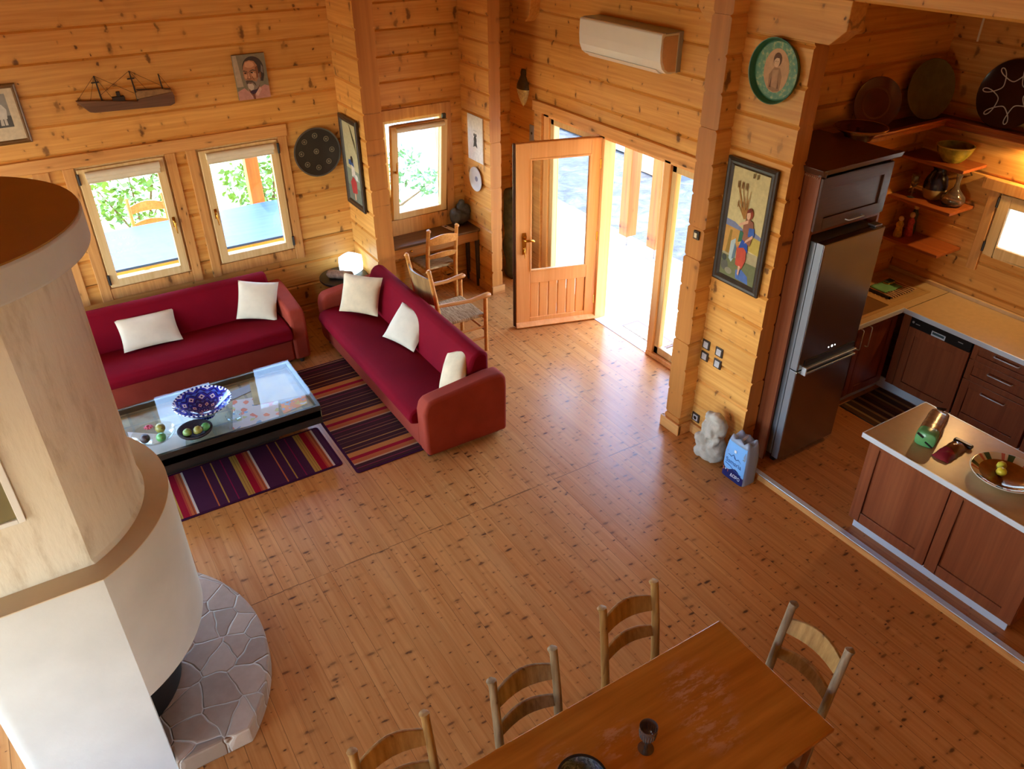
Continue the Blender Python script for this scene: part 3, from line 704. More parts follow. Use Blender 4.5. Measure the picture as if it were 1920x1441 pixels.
wk.location = (.575, 5.875, ZT); tag(wk, 'low dark wicker dish holding limes in front of the blue bowl', 'dish')
mLIME = simple('lime_skin', S(128, 150, 74), .35, var=.2, vscale=30, bump=.15, bscale=90); mLIME2 = simple('lime_yellowish', S(160, 150, 70), .35, var=.2, vscale=25, bump=.15, bscale=90); mLIME3 = simple('lime_deep_green', S(96, 160, 84), .35, var=.15, vscale=30, bump=.15, bscale=90)
mSTEM = simple('fruit_stem', S(110, 88, 50), .8)
def fruit(name, label, c, r, mat, cat='fruit', group=None, R=None):
    R = R or Rz(random.uniform(0, 3)) @ Ry(random.uniform(-.5, .5))
    root = thing(name, label, cat, c, 0, group)
    MB().lathe([(0, -r * 1.12), (r * .3, -r * 1.02), (r * .75, -r * .68), (r, 0), (r * .78, r * .66), (r * .34, r * 1.0), (0, r * 1.06)], (0, 0, 0), 16, R=R @ Rx(1.2)).build('flesh', mat, root, smooth=True)
    MB().tube([R @ Rx(1.2) @ Vector((0, 0, r * 1.0)), R @ Rx(1.2) @ Vector((0, 0, r * 1.16))], r * .12, 6).build('stem', mSTEM, root)
    return root
fruit('lime', 'grey-green lime at the left in the wicker dish', (.51, 5.845, ZT + .055), .036, mLIME)
fruit('lime', 'yellowish lime in the middle of the wicker dish', (.59, 5.83, ZT + .058), .036, mLIME2)
fruit('lime', 'bright green lime at the right in the wicker dish', (.655, 5.845, ZT + .057), .036, mLIME3)
gb = MB().lathe([(.06, 0), (.11, .012), (.155, .035), (.172, .055), (.168, .058), (.15, .04), (.105, .018), (0, .01)], (0, 0, 0), 40).build('glass_dish', glass('dish_glass', (.93, .95, .92), .02, 1.4), None, smooth=True)
gb.location = (.275, 5.985, ZT); tag(gb, 'shallow clear glass dish of fruit at the chimney end of the coffee table', 'dish')
fruit('lime', 'large yellow-green lime lying at the back of the clear glass dish', (.335, 6.03, ZT + .055), .042, mLIME2)
fruit('lime', 'green lime lying at the front of the clear glass dish', (.315, 5.90, ZT + .05), .04, mLIME3)
fruit('fig', 'dark purple fruit at the left of the clear glass dish', (.20, 5.95, ZT + .05), .04, simple('fig_skin', S(62, 44, 44), .5, var=.3))
mb = MB()
for k in range(9):
    a = 2 * PI * k / 9; p = Vector((.255, 6.06, ZT + .06))
    mb.tube([p, p + Vector((.02 * math.cos(a), .02 * math.sin(a), .02)), p + Vector((.04 * math.cos(a), .04 * math.sin(a), .016))], [.007, .009, .002], 6)
fl = mb.build('flower', simple('pink_petals', S(206, 84, 100), .6), None, smooth=True); tag(fl, 'small pink flower lying in the clear glass dish', 'flower')
sg = MB().lathe([(.05, 0), (.062, .02), (.068, .05), (.066, .05), (.058, .022), (0, .006)], (0, 0, 0), 24).build('glass_bowl', glass('bowl_glass', (.9, .96, .95), .02, 1.6), None, smooth=True)
sg.location = (.90, 5.91, ZT); tag(sg, 'small clear glass bowl just right of the limes on the coffee table', 'bowl')

# ---------------------------------------------------------------- corner table, lamp
sx, sy, sz = 2.655, 7.80, .55
st = thing('side_table', 'small round black side table in the corner between the two sofas', 'side table', (sx, sy, 0))
MB().lathe([(.255, sz - .03), (.262, sz - .02), (.262, sz - .004), (.256, sz)], n=40).build('tabletop', mBLACKW, st, smooth=True)
MB().lathe([(.10, .03), (.09, .2), (.11, .4), (.10, sz - .03)], n=20).build('pedestal', mBLACKW, st, smooth=True)
MB().lathe([(.19, 0), (.19, .02), (.10, .04)], n=28).build('foot', mBLACKW, st, smooth=True)
lp = thing('table_lamp', 'glowing white glass cube lamp on the black side table', 'lamp', (2.775, 7.85, sz))
mLAMP = emit('lamp_glass', S(206, 236, 246), 2.0)
N = 13; vs = []; mb = MB()
def cubeface(fn):
    mb.grid(fn, N, N)
def puff(x, y, z):
    v = Vector((x, y, z)); l = max(abs(x), abs(y), abs(z)); k = 1 - .045 * (v.length ** 2 - 1)
    return (x * .098 * k, y * .098 * k, (z * .098 + .105) * 1. if False else z * .096 * k + .098)
for f in (lambda u, v: puff(2 * u - 1, 2 * v - 1, 1), lambda u, v: puff(2 * u - 1, 2 * v - 1, -1), lambda u, v: puff(1, 2 * u - 1, 2 * v - 1), lambda u, v: puff(-1, 2 * u - 1, 2 * v - 1), lambda u, v: puff(2 * u - 1, 1, 2 * v - 1), lambda u, v: puff(2 * u - 1, -1, 2 * v - 1)):
    cubeface(f)
sd = mb.build('lamp_shade', mLAMP, lp, smooth=True); sd.rotation_euler = (0, 0, .55)
for p in sd.data.polygons: p.use_smooth = True
MB().lathe([(.06, 0), (.06, .012)], n=20).build('base', mALU, lp)
mb = MB(); rnd = random.Random(3)
R = Rz(-.75)
mb.grid(lambda u, v: tuple(Vector((2.60, 7.74, sz + .05)) + R @ Vector(((v - .5) * .30, math.cos(2 * PI * u) * (.05 + .008 * math.sin(23 * v + 5 * u)) * (1 if .04 < v < .96 else .55), math.sin(2 * PI * u) * .045 * (1 if .04 < v < .96 else .5)))), 20, 16, cu=True)
mb.add([], [])
tb = mb.build('driftwood_piece', simple('weathered_wood', S(150, 120, 100), .85, var=.4, vscale=26, bump=.8, bscale=60), None, smooth=True); tag(tb, 'rough pale piece of driftwood beside the cube lamp on the side table', 'ornament')

# ---------------------------------------------------------------- pictures: a frame, a picture made of flat painted shapes
_pc = {}
def pm(*rgb):
    if rgb not in _pc: _pc[rgb] = simple('paint_%02x%02x%02x' % rgb, S(*rgb), .6, var=.10, vscale=30, spec=.2)
    return _pc[rgb]
def picture(name, label, cat, c, ux, n, w, h, fw, fmat, base, shapes, depth=.03, lean=0, pname='picture', glazed=False):
    """c = centre on the wall plane, ux = rightwards as seen, n = towards the room"""
    root = thing(name, label, cat, c)
    ux = Vector(ux); n = Vector(n); uz = Vector((0, 0, 1))
    if lean: uz = (uz + n * lean).normalized(); n = ux.cross(uz).normalized() if ux.cross(uz).dot(n) > 0 else -ux.cross(uz).normalized()
    P = lambda u, v, d: ux * u + uz * v + n * d
    if fw:
        mb = MB(); o = [(-w / 2, -h / 2), (w / 2, -h / 2), (w / 2, h / 2), (-w / 2, h / 2)]
        prof = [(0, .004), (0, depth * .8), (fw * .2, depth), (fw * .45, depth * .8), (fw * .7, depth * .85), (fw, depth * .45), (fw, .004)]
        vs = []
        for sx, sy in ((-1, -1), (1, -1), (1, 1), (-1, 1)):
            for q, d in prof: vs.append(P(sx * (w / 2 - q), sy * (h / 2 - q), d))
        k = len(prof)
        mb.add(vs, [(i * k + a, i * k + a + 1, ((i + 1) % 4) * k + a + 1, ((i + 1) % 4) * k + a) for i in range(4) for a in range(k - 1)])
        mb.build('frame', fmat, root)
    iw, ih = w - 2 * fw * .9, h - 2 * fw * .9
    z0 = depth * .4 if fw else depth
    mats = [base]; mb = MB()
    mb.prism([(-iw / 2, -ih / 2), (iw / 2, -ih / 2), (iw / 2, ih / 2), (-iw / 2, ih / 2)], P, .004 if fw else 0, z0)
    for i, (col, pts) in enumerate(shapes):
        m_ = pm(*col)
        if m_ not in mats: mats.append(m_)
        mb.mi = mats.index(m_); d = z0 + .0004 + .00025 * i
        mb.poly([P((x - .5) * iw, (y - .5) * ih, d) for x, y in pts])
    mb.build(pname, mats, root)
    return root
def ell(cx, cy, rx, ry, n=20, a0=0, a1=360):
    return [(cx + rx * math.cos(math.radians(a0 + (a1 - a0) * k / n)), cy + ry * math.sin(math.radians(a0 + (a1 - a0) * k / n))) for k in range(n if a1 - a0 == 360 else n + 1)]
def stroke(x0, y0, x1, y1, w):
    dx, dy = x1 - x0, y1 - y0; l = math.hypot(dx, dy) or 1; px, py = -dy / l * w / 2, dx / l * w / 2
    return [(x0 + px, y0 + py), (x0 - px, y0 - py), (x1 - px * .4, y1 - py * .4), (x1 + px * .4, y1 + py * .4)]
def rect(a, b, c, d): return [(a, b), (c, b), (c, d), (a, d)]
# woman carrying wheat, black frame
sh = [((172, 160, 130), rect(0, 0, 1, .30)), ((112, 116, 84), rect(0, 0, 1, .20)), ((126, 136, 176), [(0, .49), (.0, .53), (.25, .52), (.5, .48), (.75, .50), (1, .47), (1, .44), (0, .47)]),
      ((196, 150, 84), [(0, .22), (0, .47), (.45, .46), (.45, .24)]), ((190, 168, 90), [(.62, .32), (.62, .46), (1, .44), (1, .30)]), ((150, 120, 60), [(.10, .22), (.16, .44), (.22, .44), (.2, .22)]),
      ((80, 110, 180), [(.48, .02), (.46, .10), (.62, .12), (.8, .08), (.84, .01)]), ((96, 96, 90), ell(.13, .10, .1, .05)), ((140, 136, 120), ell(.26, .06, .1, .03)), ((70, 74, 70), ell(.1, .17, .07, .03)),
      ((170, 190, 200), [(.22, .18), (.22, .34), (.34, .38), (.38, .22), (.3, .15)]), ((100, 120, 140), [(.30, .18), (.34, .34), (.4, .30), (.38, .2)])]
for k in range(12):
    x = .30 + .025 * k * (1 if k % 2 else .8); sh.append(((166, 120, 66), stroke(.47 + .004 * k, .58, .20 + .034 * k - (.02 if k % 3 else 0), .78 + .11 * math.sin(k * 1.7 + .6), .022)))
for k in range(9): sh.append(((128, 92, 52), ell(.20 + .036 * k, .80 + .11 * math.sin(k * 2.1 + .5), .014, .035, 8)))
sh += [((190, 80, 64), [(.44, .15), (.42, .30), (.5, .36), (.66, .34), (.70, .22), (.62, .13)]), ((214, 170, 150), [(.53, .07), (.53, .15), (.59, .15), (.57, .06)]), ((50, 84, 176), [(.46, .31), (.52, .40), (.68, .38), (.72, .29), (.6, .33)]),
       ((150, 100, 84), [(.52, .40), (.50, .52), (.56, .60), (.74, .58), (.80, .48), (.74, .36)]), ((60, 110, 90), [(.42, .36), (.44, .47), (.54, .46), (.52, .38)]), ((70, 104, 190), [(.66, .44), (.66, .52), (.80, .53), (.82, .46)]),
       ((222, 176, 152), [(.38, .50), (.40, .53), (.62, .585), (.62, .555)]), ((222, 176, 152), [(.60, .37), (.62, .40), (.78, .47), (.80, .445)]), ((150, 70, 52), ell(.63, .64, .085, .05)), ((226, 182, 156), ell(.605, .625, .05, .038)), ((110, 50, 40), [(.56, .64), (.6, .69), (.68, .68), (.66, .66)]),
       ((132, 110, 70), rect(.56, .945, .60, .985)), ((132, 110, 70), rect(.66, .945, .70, .985))]
picture('framed_picture', 'tall black framed picture of a woman in a red headscarf carrying wheat, beside the fridge', 'picture', (XP - .012, 3.86, 2.03), (0, -1, 0), (-1, 0, 0), .475, .975, .062, mDARKW, pm(206, 194, 150), sh)
# second woman picture on the stub wall
sh = [((132, 138, 120), rect(0, 0, 1, .42)), ((110, 116, 104), rect(0, 0, 1, .2)), ((60, 84, 132), [(.2, .47), (.22, .53), (.55, .55), (.6, .46)]), ((176, 60, 62), [(.30, .10), (.22, .24), (.45, .33), (.68, .28), (.66, .13)]), ((210, 200, 190), [(.36, .33), (.4, .48), (.62, .46), (.66, .34)]), ((60, 50, 44), ell(.48, .55, .09, .045)), ((214, 170, 140), [(.44, .03), (.44, .11), (.52, .11), (.52, .03)]), ((160, 170, 176), [(.5, .36), (.9, .32), (.92, .30), (.5, .33)]), ((210, 204, 198), ell(.72, .34, .1, .04))]
for k in range(6): sh.append(((84, 76, 56), stroke(.55 + .05 * k, .98 - .03 * k, .72 + .045 * k, .80 - .035 * k, .02)))
picture('framed_picture', 'narrow black framed picture of a woman in a red skirt, above the corner lamp', 'picture', (2.918, 7.795, 1.755), (0, -1, 0), (-1, 0, 0), .47, .94, .06, mDARKW, pm(186, 176, 140), sh)
# portrait on canvas
sk, sl, sd_, hr, bd, bl = (176, 122, 88), (206, 154, 118), (132, 86, 62), (72, 60, 56), (140, 124, 112), (92, 76, 66)
sh = [((178, 158, 132), [(0, .3), (0, 1), (.12, 1), (.2, .3)]), ((192, 138, 126), [(0, 0), (0, .20), (.22, .27), (.36, .16), (.52, .10), (.70, .24), (.86, .30), (1, .26), (1, 0)]), ((128, 88, 66), [(.34, .16), (.36, .30), (.70, .32), (.72, .22), (.56, .10), (.44, .09)]),
      (hr, ell(.58, .70, .325, .25, 28)), (hr, [(.72, .40), (.70, .72), (.90, .72), (.90, .52), (.84, .38)]), (sk, [(.255, .52), (.26, .66), (.29, .76), (.36, .845), (.50, .87), (.64, .84), (.72, .74), (.73, .52), (.70, .36), (.56, .22), (.40, .22), (.31, .32)]),
      (sl, [(.33, .74), (.36, .82), (.50, .85), (.60, .82), (.64, .74), (.52, .70), (.42, .71)]), (sd_, [(.66, .46), (.64, .70), (.72, .74), (.735, .5)]), (sl, [(.50, .58), (.52, .48), (.62, .47), (.65, .56), (.58, .60)]), (sl, [(.28, .56), (.29, .48), (.36, .47), (.38, .56)]),
      (bd, [(.27, .46), (.28, .34), (.36, .22), (.44, .175), (.56, .19), (.68, .28), (.76, .42), (.76, .56), (.71, .56), (.70, .46), (.62, .38), (.58, .40), (.50, .415), (.38, .42), (.31, .44)]), (bl, [(.29, .42), (.34, .435), (.42, .43), (.50, .42), (.58, .36), (.60, .28), (.55, .33), (.50, .375), (.38, .385), (.31, .34)]),
      ((196, 178, 164), [(.34, .26), (.33, .35), (.40, .365), (.48, .35), (.53, .29), (.50, .22), (.42, .20)]), ((112, 70, 60), [(.34, .36), (.42, .375), (.50, .36), (.44, .35)]),
      (bl, [(.26, .635), (.28, .665), (.38, .63), (.39, .605), (.34, .625)]), (bl, [(.45, .605), (.46, .635), (.56, .665), (.66, .64), (.64, .625), (.54, .64)]), ((52, 40, 36), [(.275, .595), (.31, .615), (.37, .60), (.34, .58)]), ((52, 40, 36), [(.47, .595), (.52, .615), (.60, .60), (.54, .575)]), ((214, 196, 180), ell(.565, .593, .018, .009, 8)),
      (sd_, [(.395, .61), (.44, .61), (.46, .50), (.48, .465), (.36, .455), (.345, .475), (.38, .52)]), (sl, [(.405, .60), (.43, .60), (.44, .50), (.455, .475), (.38, .475), (.395, .52)]), ((84, 54, 44), [(.355, .462), (.40, .452), (.475, .462), (.43, .446)]), (sd_, [(.52, .52), (.56, .44), (.575, .40), (.55, .43), (.50, .5)]), ((70, 50, 66), [(.36, .17), (.44, .20), (.60, .22), (.66, .25), (.58, .15), (.46, .11)]),
      ((212, 166, 150), [(.33, .20), (.30, .26), (.44, .05), (.40, .04)]), ((212, 166, 150), [(.52, .11), (.70, .27), (.74, .20), (.60, .06)]), ((128, 76, 60), [(.43, .11), (.46, .0), (.51, .0), (.50, .11)]), (sd_, [(.735, .50), (.76, .60), (.80, .58), (.79, .48), (.75, .44)]), ((130, 116, 108), [(.80, .60), (.84, .76), (.88, .70), (.87, .56)])]
picture('portrait_canvas', 'unframed canvas portrait of a bearded grey-haired man in a pink shirt', 'painting', (2.10, YW - .004, 2.655), (1, 0, 0), (0, -1, 0), .305, .405, 0, None, pm(132, 122, 100), sh, depth=.03)
# old photo at the left
sh = [((150, 148, 140), rect(.20, .26, .80, .90)), ((90, 88, 84), rect(.20, .26, .80, .48)), ((60, 58, 56), [(.22, .3), (.22, .62), (.4, .66), (.44, .3)]), ((206, 202, 192), [(.50, .42), (.48, .60), (.54, .70), (.66, .70), (.74, .60), (.70, .42)]), ((206, 202, 192), [(.24, .30), (.26, .46), (.36, .44), (.36, .3)]), ((120, 116, 108), ell(.58, .75, .05, .045, 12)), ((196, 190, 180), [(.52, .30), (.54, .42), (.60, .42), (.60, .3)]), ((196, 190, 180), [(.62, .30), (.62, .42), (.68, .42), (.68, .3)]), ((120, 116, 108), ell(.32, .68, .05, .045, 12))]
picture('framed_photograph', 'old black and white photograph in a brown frame at the left edge', 'picture', (-.06, YW - .004, 2.58), (1, 0, 0), (0, -1, 0), .395, .485, .035, mBROWNF, pm(212, 196, 166), sh, depth=.03)
# white sheet and small plate on the right stub wall
sh = [((74, 70, 66), ell(.5, .47, .10, .09, 14)), ((74, 70, 66), [(.36, .30), (.42, .44), (.58, .44), (.64, .30), (.5, .34)]), ((74, 70, 66), ell(.45, .58, .05, .035, 10)), ((74, 70, 66), ell(.56, .58, .05, .035, 10)), ((130, 124, 116), rect(.38, .67, .62, .675))]
picture('print', 'white unframed print with a small dark figure above the little plate', 'picture', (4.366, 7.765, 1.80), (0, -1, 0), (-1, 0, 0), .33, .50, 0, None, pm(232, 226, 218), sh, depth=.012)
def plate_on(name, label, c, r, R, mats, rings, cat='plate', depth=.03, parts=None):
    """dish hung or standing; R turns local +z to its front"""
    root = thing(name, label, cat, c)
    MB().lathe([(r * .55, 0), (r * .62, .002), (r * .97, depth), (r, depth + .003), (r * .985, depth + .007), (r * .93, depth + .002), (r * .60, .010), (0, .009)], n=40, R=R).build('body', mats[0], root, smooth=True)
    for i, (a, b, mt, nm) in enumerate(rings):
        MB().lathe([(a, .0112 + .0006 * i), (b, .0112 + .0006 * i), (b, .0126 + .0006 * i), (a, .0126 + .0006 * i)], n=40, R=R, closed=True).build(nm, mt, root)
    return root
Rmx = Ry(-PI / 2)                      # front towards -x
Rmy = Rx(PI / 2)                       # front towards -y
mBLUEW = simple('white_blue_ceramic', S(214, 212, 214), .2, var=.05)
plate_on('wall_plate', 'small white and blue plate hung below the white print', (4.366, 7.765, 1.345), .14, Rmx, [mBLUEW], [(.095, .112, simple('blue_band', S(110, 116, 150), .25, var=.3, vscale=60), 'band'), (.0, .03, simple('blue_motif', S(140, 140, 160), .25, var=.4, vscale=70), 'motif')], depth=.02)
# round green tray with a woman's portrait
r = thing('round_tray', 'round green tin tray with a pale portrait medallion on the wall', 'tray', (XP + .002, 3.815, 3.148))
MB().lathe([(.18, 0), (.19, .002), (.206, .045), (.211, .046), (.196, .004), (.19, .006), (0, .006)], n=48, R=Rmx).build('body', simple('green_lacquer', S(52, 106, 74), .35, var=.15, vscale=10), r, smooth=True)
m = NT('painted_foliage'); vec, _ = m.coords(); m.set(m.ramp(m.noise(vec, 32, 4), [(.40, S(70, 120, 84)), (.55, S(98, 140, 96)), (.62, S(170, 168, 110)), (.68, S(84, 128, 86))]), .4)
MB().lathe([(.105, .0065), (.182, .0065), (.182, .0075), (.105, .0075)], n=48, R=Rmx, closed=True).build('foliage_band', m.mat, r)
mats = [pm(206, 166, 132), pm(112, 82, 66), pm(224, 188, 158), pm(190, 150, 120), pm(170, 132, 104)]
mb = MB(); P = lambda u, v, d: (-d, -u, v)
mb.prism(ell(0, 0, .107, .14, 32), P, .006, .0085)
for i, (mi, pts) in enumerate([(4, [(-.05, -.12), (-.055, -.03), (-.02, .02), (.03, .02), (.055, -.03), (.05, -.12), (0, -.137)]), (3, [(-.03, -.10), (-.03, 0), (.02, .01), (.02, -.11)]), (1, ell(.0, .07, .036, .044, 16)), (2, ell(-.004, .055, .024, .034, 16)), (1, [(-.02, .085), (-.03, .06), (-.01, .08), (.02, .08), (.024, .095)]), (1, ell(-.013, .058, .004, .003, 6)), (1, ell(.005, .058, .004, .003, 6)), (1, [(-.04, -.11), (-.03, -.04), (-.026, -.11)]), (1, [(.03, -.11), (.03, -.04), (.038, -.11)])]):
    mb.mi = mi; mb.poly([P(u, v, .0088 + .0003 * i) for u, v in pts])
mb.build('medallion', mats, r)
# dark round dish left of the stub wall
m = NT('dark_painted_dish'); m.set(S(46, 40, 34), .35)
r = thing('wall_dish', 'large dark round dish with pale flower motifs right of the windows', 'dish', (2.635, YW - .004, 1.855))
MB().lathe([(.14, 0), (.16, .003), (.245, .045), (.25, .052), (.242, .052), (.155, .012), (0, .011)], n=44, R=Rmy).build('body', m.mat, r, smooth=True)
MB().lathe([(.238, .051), (.252, .049), (.252, .056), (.238, .057)], n=44, R=Rmy, closed=True).build('rim', simple('pewter_rim', S(110, 108, 104), .3, .6), r, smooth=True)
for k in range(9):
    a = 2 * PI * k / 8; rr_ = 0 if k == 8 else .165; d = .014 if k == 8 else .026
    mb = MB(); c = Vector((rr_ * math.cos(a), -d, rr_ * math.sin(a))); mb.lathe([(.021, 0), (.028, 0), (.028, .004), (.021, .004)], c, 16, True, Rmy)
    mb.ball(c + Vector((0, -.002, 0)), (.012, .004, .012), 8); mb.build('flower_motif', simple('pale_motif_%d' % k, S(128, 116, 92), .4, var=.3) if k == 0 else bpy.data.materials['pale_motif_0'], r)
# wooden ship
mHULL = wood('ship_hull_wood', 'X', 'Z', S(134, 96, 68), S(98, 66, 46), kden=0, rough=.6); mROPE = simple('ship_rigging', S(52, 36, 24), .8)
sh0 = thing('model_ship', 'dark wooden half-model ship with masts on the log wall', 'ship model', (.95, YW + .002, 2.55))
mb = MB(); mb.prism([(-.40, .075), (-.31, -.03), (-.27, -.04), (.37, -.06), (.41, -.045), (.42, .02), (.41, .06), (.12, .035), (.10, .015), (-.24, .06)], lambda u, v, d: (u, d, v), -.045, 0); mb.build('hull', mHULL, sh0, bevel=.008)
mb = MB(); mb.prism([(.10, .03), (.12, .03), (.41, .058), (.40, .075), (.32, .095), (.12, .10), (.10, .085)], lambda u, v, d: (u, d, v), -.04, 0); mb.build('deck_house', simple('ship_deck_house', S(150, 112, 66), .6, var=.25, vscale=30), sh0, bevel=.006)
mb = MB(); mb.box(-.10, .0, -.035, 0, .03, .07); mb.box(-.06, -.03, -.03, 0, .07, .11); mb.build('cabin', mROPE, sh0, bevel=.003)
mb = MB()
for x, h in ((-.20, .26), (.09, .27), (.325, .22)): mb.tube([(x + .015, -.02, .02), (x, -.02, h)], [.008, .005], 8)
mb.box(-.235, -.175, -.026, -.014, .20, .21); mb.box(.06, .12, -.026, -.014, .20, .21); mb.build('mast', mROPE, sh0)
mb = MB()
for a, b in (((-.20, .26), (-.38, .075)), ((-.20, .26), (.09, .08)), ((.09, .27), (-.20, .09)), ((.09, .27), (.325, .12)), ((.325, .22), (.41, .07)), ((.09, .27), (.2, .1)), ((-.2, .26), (-.1, .06)), ((-.2, .26), (-.28, .06))):
    mb.tube([(a[0], -.02, a[1]), (b[0], -.02, b[1])], .0016, 4)
mb.tube([(.11, -.03, .11), (.40, -.03, .085)], .004, 5); mb.build('rigging', mROPE, sh0)

# ---------------------------------------------------------------- air conditioner, wall fittings
ac = thing('air_conditioner', 'white wall-mounted air conditioner above the entrance door', 'air conditioner', (XD + .004, 5.905, 2.99))
prof = [(-.02, .163), (-.225, .163), (-.24, .15), (-.243, .02), (-.235, -.06), (-.205, -.125), (-.16, -.158), (-.10, -.165), (-.02, -.165)]
Pm = lambda u, v, d: (u, d, v)
MB().prism(prof, Pm, -.575, .575).build('front_shell', mWHITE, ac, bevel=.006)
MB().prism([(0, .168), (-.20, .168), (-.20, .155), (-.05, .155), (-.05, -.16), (0, -.16)], Pm, -.58, .58).build('back_plate', mGREYP, ac, bevel=.006)
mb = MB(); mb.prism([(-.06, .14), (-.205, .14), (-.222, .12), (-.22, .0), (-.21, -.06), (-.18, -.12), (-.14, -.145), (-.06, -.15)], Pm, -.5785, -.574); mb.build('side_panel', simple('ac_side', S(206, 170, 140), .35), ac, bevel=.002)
mb = MB(); mb.prism([(-.10, -.166), (-.16, -.161), (-.205, -.128), (-.212, -.132), (-.165, -.17), (-.10, -.173)], Pm, -.50, .50); mb.build('air_flap', mWHITE, ac)
mSW = simple('switch_silver', S(196, 194, 198), .3, .2)
sw_lab = ['upper light switch nearest the log column', 'upper light switch of the pair nearer the fridge', 'lower light switch nearest the log column', 'lower light switch of the pair nearer the fridge']
for (y, z), lb in zip(((4.077, .912), (3.925, .912), (4.077, .80), (3.925, .80)), sw_lab):
    r = thing('light_switch', lb, 'light switch', (XP, y, z), 0, 'light switches on the log wall')
    MB().box(-.010, 0, -.042, .042, -.042, .042).build('frame_plate', mDARKW, r, bevel=.004)
    MB().prism([(-.010, -.028), (-.016, -.028), (-.012, .028), (-.010, .028)], lambda u, v, d: (u, d, v), -.026, .026).build('rocker', mSW, r, bevel=.001)
r = thing('wall_socket', 'power socket low on the log wall behind the stone statue', 'socket', (XP - .001, 4.075, .165))
MB().box(-.010, 0, -.045, .045, -.042, .042).build('frame_plate', mDARKW, r, bevel=.004)
mb = MB(); mb.box(-.014, -.009, -.028, .028, -.028, .028); mb.build('insert', mSW, r, bevel=.002)
mb = MB(); mb.lathe([(.016, 0), (.018, .002)], (-.014, 0, 0), 14, R=Rmx); mb.build('plug_well', mBLACKP, r)
r = thing('wall_sensor', 'tiny brown and white push button on the log column', 'button', (4.318, 4.20, 1.885))
MB().box(-.014, 0, -.03, .03, -.035, .035).build('plate', mDARKW, r, bevel=.004); MB().box(-.02, -.014, -.015, .015, -.02, .02).build('push_button', mCREAM, r, bevel=.002)
sc = thing('wall_sconce', 'bronze and pale gold spindle-shaped ornament hung high beside the entrance', 'ornament', (XD - .006, 7.80, 2.27))
MB().lathe([(.0, .19), (.035, .185), (.05, .15), (.045, .12), (.07, .08), (.105, .02), (.11, -.02)], n=20, R=Matrix.Diagonal((.55, 1, 1))).build('upper_body', simple('dark_bronze', S(92, 78, 48), .45, .2, var=.3, vscale=20), sc, smooth=True)
MB().lathe([(.11, -.02), (.10, -.06), (.075, -.12), (.035, -.18), (0, -.215)], n=20, R=Matrix.Diagonal((.55, 1, 1))).build('gold_shell', simple('pale_gold', S(240, 224, 170), .45, 0., var=.3, vscale=40), sc, smooth=True)
r = thing('wall_plaque', 'small grey metal key plate on the wall beside the door casing', 'plaque', (XD - .002, 7.61, 1.79))
MB().box(-.012, 0, -.055, .055, -.10, .10).build('plate', mGREYP, r, bevel=.006); mb = MB(); mb.lathe([(.012, 0), (.016, .004)], (-.012, 0, .01), 12, R=Rmx); mb.build('keyhole', mBLACKP, r)
# driftwood trunk in the recess behind the door
mb = MB(); rnd = random.Random(5); pts = []; rs = []
for k in range(12):
    z = k * .105; pts.append((4.84 + .02 * math.sin(k * 1.3), 7.78 + .02 * math.cos(k * 1.7), z)); rs.append((.115 + .03 * math.sin(k * 2.1), .10 + .02 * math.cos(k * 1.1)))
mb.tube(pts, rs, 16); tr = mb.build('gnarled_bark', simple('dark_olive_bark', S(70, 66, 46), .85, var=.5, vscale=14, bump=1., bscale=26), None, smooth=True, sub=1)
tag(tr, 'dark rough trunk-like piece standing in the recess behind the open door', 'ornament')

# ---------------------------------------------------------------- desk and its things
dk = thing('desk', 'narrow dark wooden desk under the tilted alcove window', 'desk', (3.80, 7.91, 0))
MB().box(-.60, .60, -.175, .16, .722, .752).build('desktop', wood('desk_top_wood', 'X', 'Y', S(112, 76, 46), S(76, 48, 28), kden=0, tint=.04, rough=.3), dk, bevel=.006)
MB().box(-.56, .56, -.14, .14, .60, .722).build('apron', wood('desk_apron_wood', 'X', 'Z', S(190, 130, 66), S(150, 92, 40), kden=0, tint=.04), dk, bevel=.003)
for sx_ in (-1, 1):
    for sy_ in (-1, 1):
        MB().lathe([(.017, 0), (.022, .02), (.030, .5), (.032, .60)], (sx_ * .555, sy_ * .12, 0), 12).build('leg', mDARKW, dk, smooth=True)
MB().ball((0, 0, 0), .014, 10).build('knob', mBRASS, dk, smooth=True).location = (-.32, -.152, .665)
def lump(name, label, cat, balls, mat, vox=.012, disp=.012, dscale=.06, loc=(0, 0, 0)):
    mb = MB()
    for c, r_, *rot in balls: mb.ball(c, r_, 16, rot[0] if rot else None)
    o = mb.build(name, mat, None, merge=False); o.location = loc
    q = o.modifiers.new('remesh', 'REMESH'); q.mode = 'VOXEL'; q.voxel_size = vox; q.use_smooth_shade = True
    q = o.modifiers.new('smooth', 'SMOOTH'); q.iterations = 3
    t = bpy.data.textures.new(name, 'CLOUDS'); t.noise_scale = dscale
    q = o.modifiers.new('disp', 'DISPLACE'); q.texture = t; q.strength = disp; q.mid_level = .5
    return tag(o, label, cat)
lump('knotted_sculpture', 'dark grey knotted lump of a sculpture on the desk by the window', 'ornament', [((0, 0, .09), (.13, .085, .09)), ((-.07, 0, .14), (.06, .06, .07)), ((.08, 0, .15), (.065, .055, .09)), ((.02, .01, .21), (.055, .045, .065)), ((.03, .0, .265), (.04, .035, .035)), ((-.02, -.05, .13), (.10, .035, .05), Ry(.6))], simple('dark_grey_stone', S(70, 68, 68), .45, var=.25, vscale=18), .011, .03, .05, (4.235, 7.985, .758))
r = thing('card', 'small white printed card lying on the desk behind the chair', 'card', (4.07, 7.955, .752), .18)
MB().box(-.028, .028, -.105, .105, 0, .003).build('card_body', mPAP, r); MB().box(-.016, .016, .045, .08, .003, .0035).build('print', mBLACKP, r)

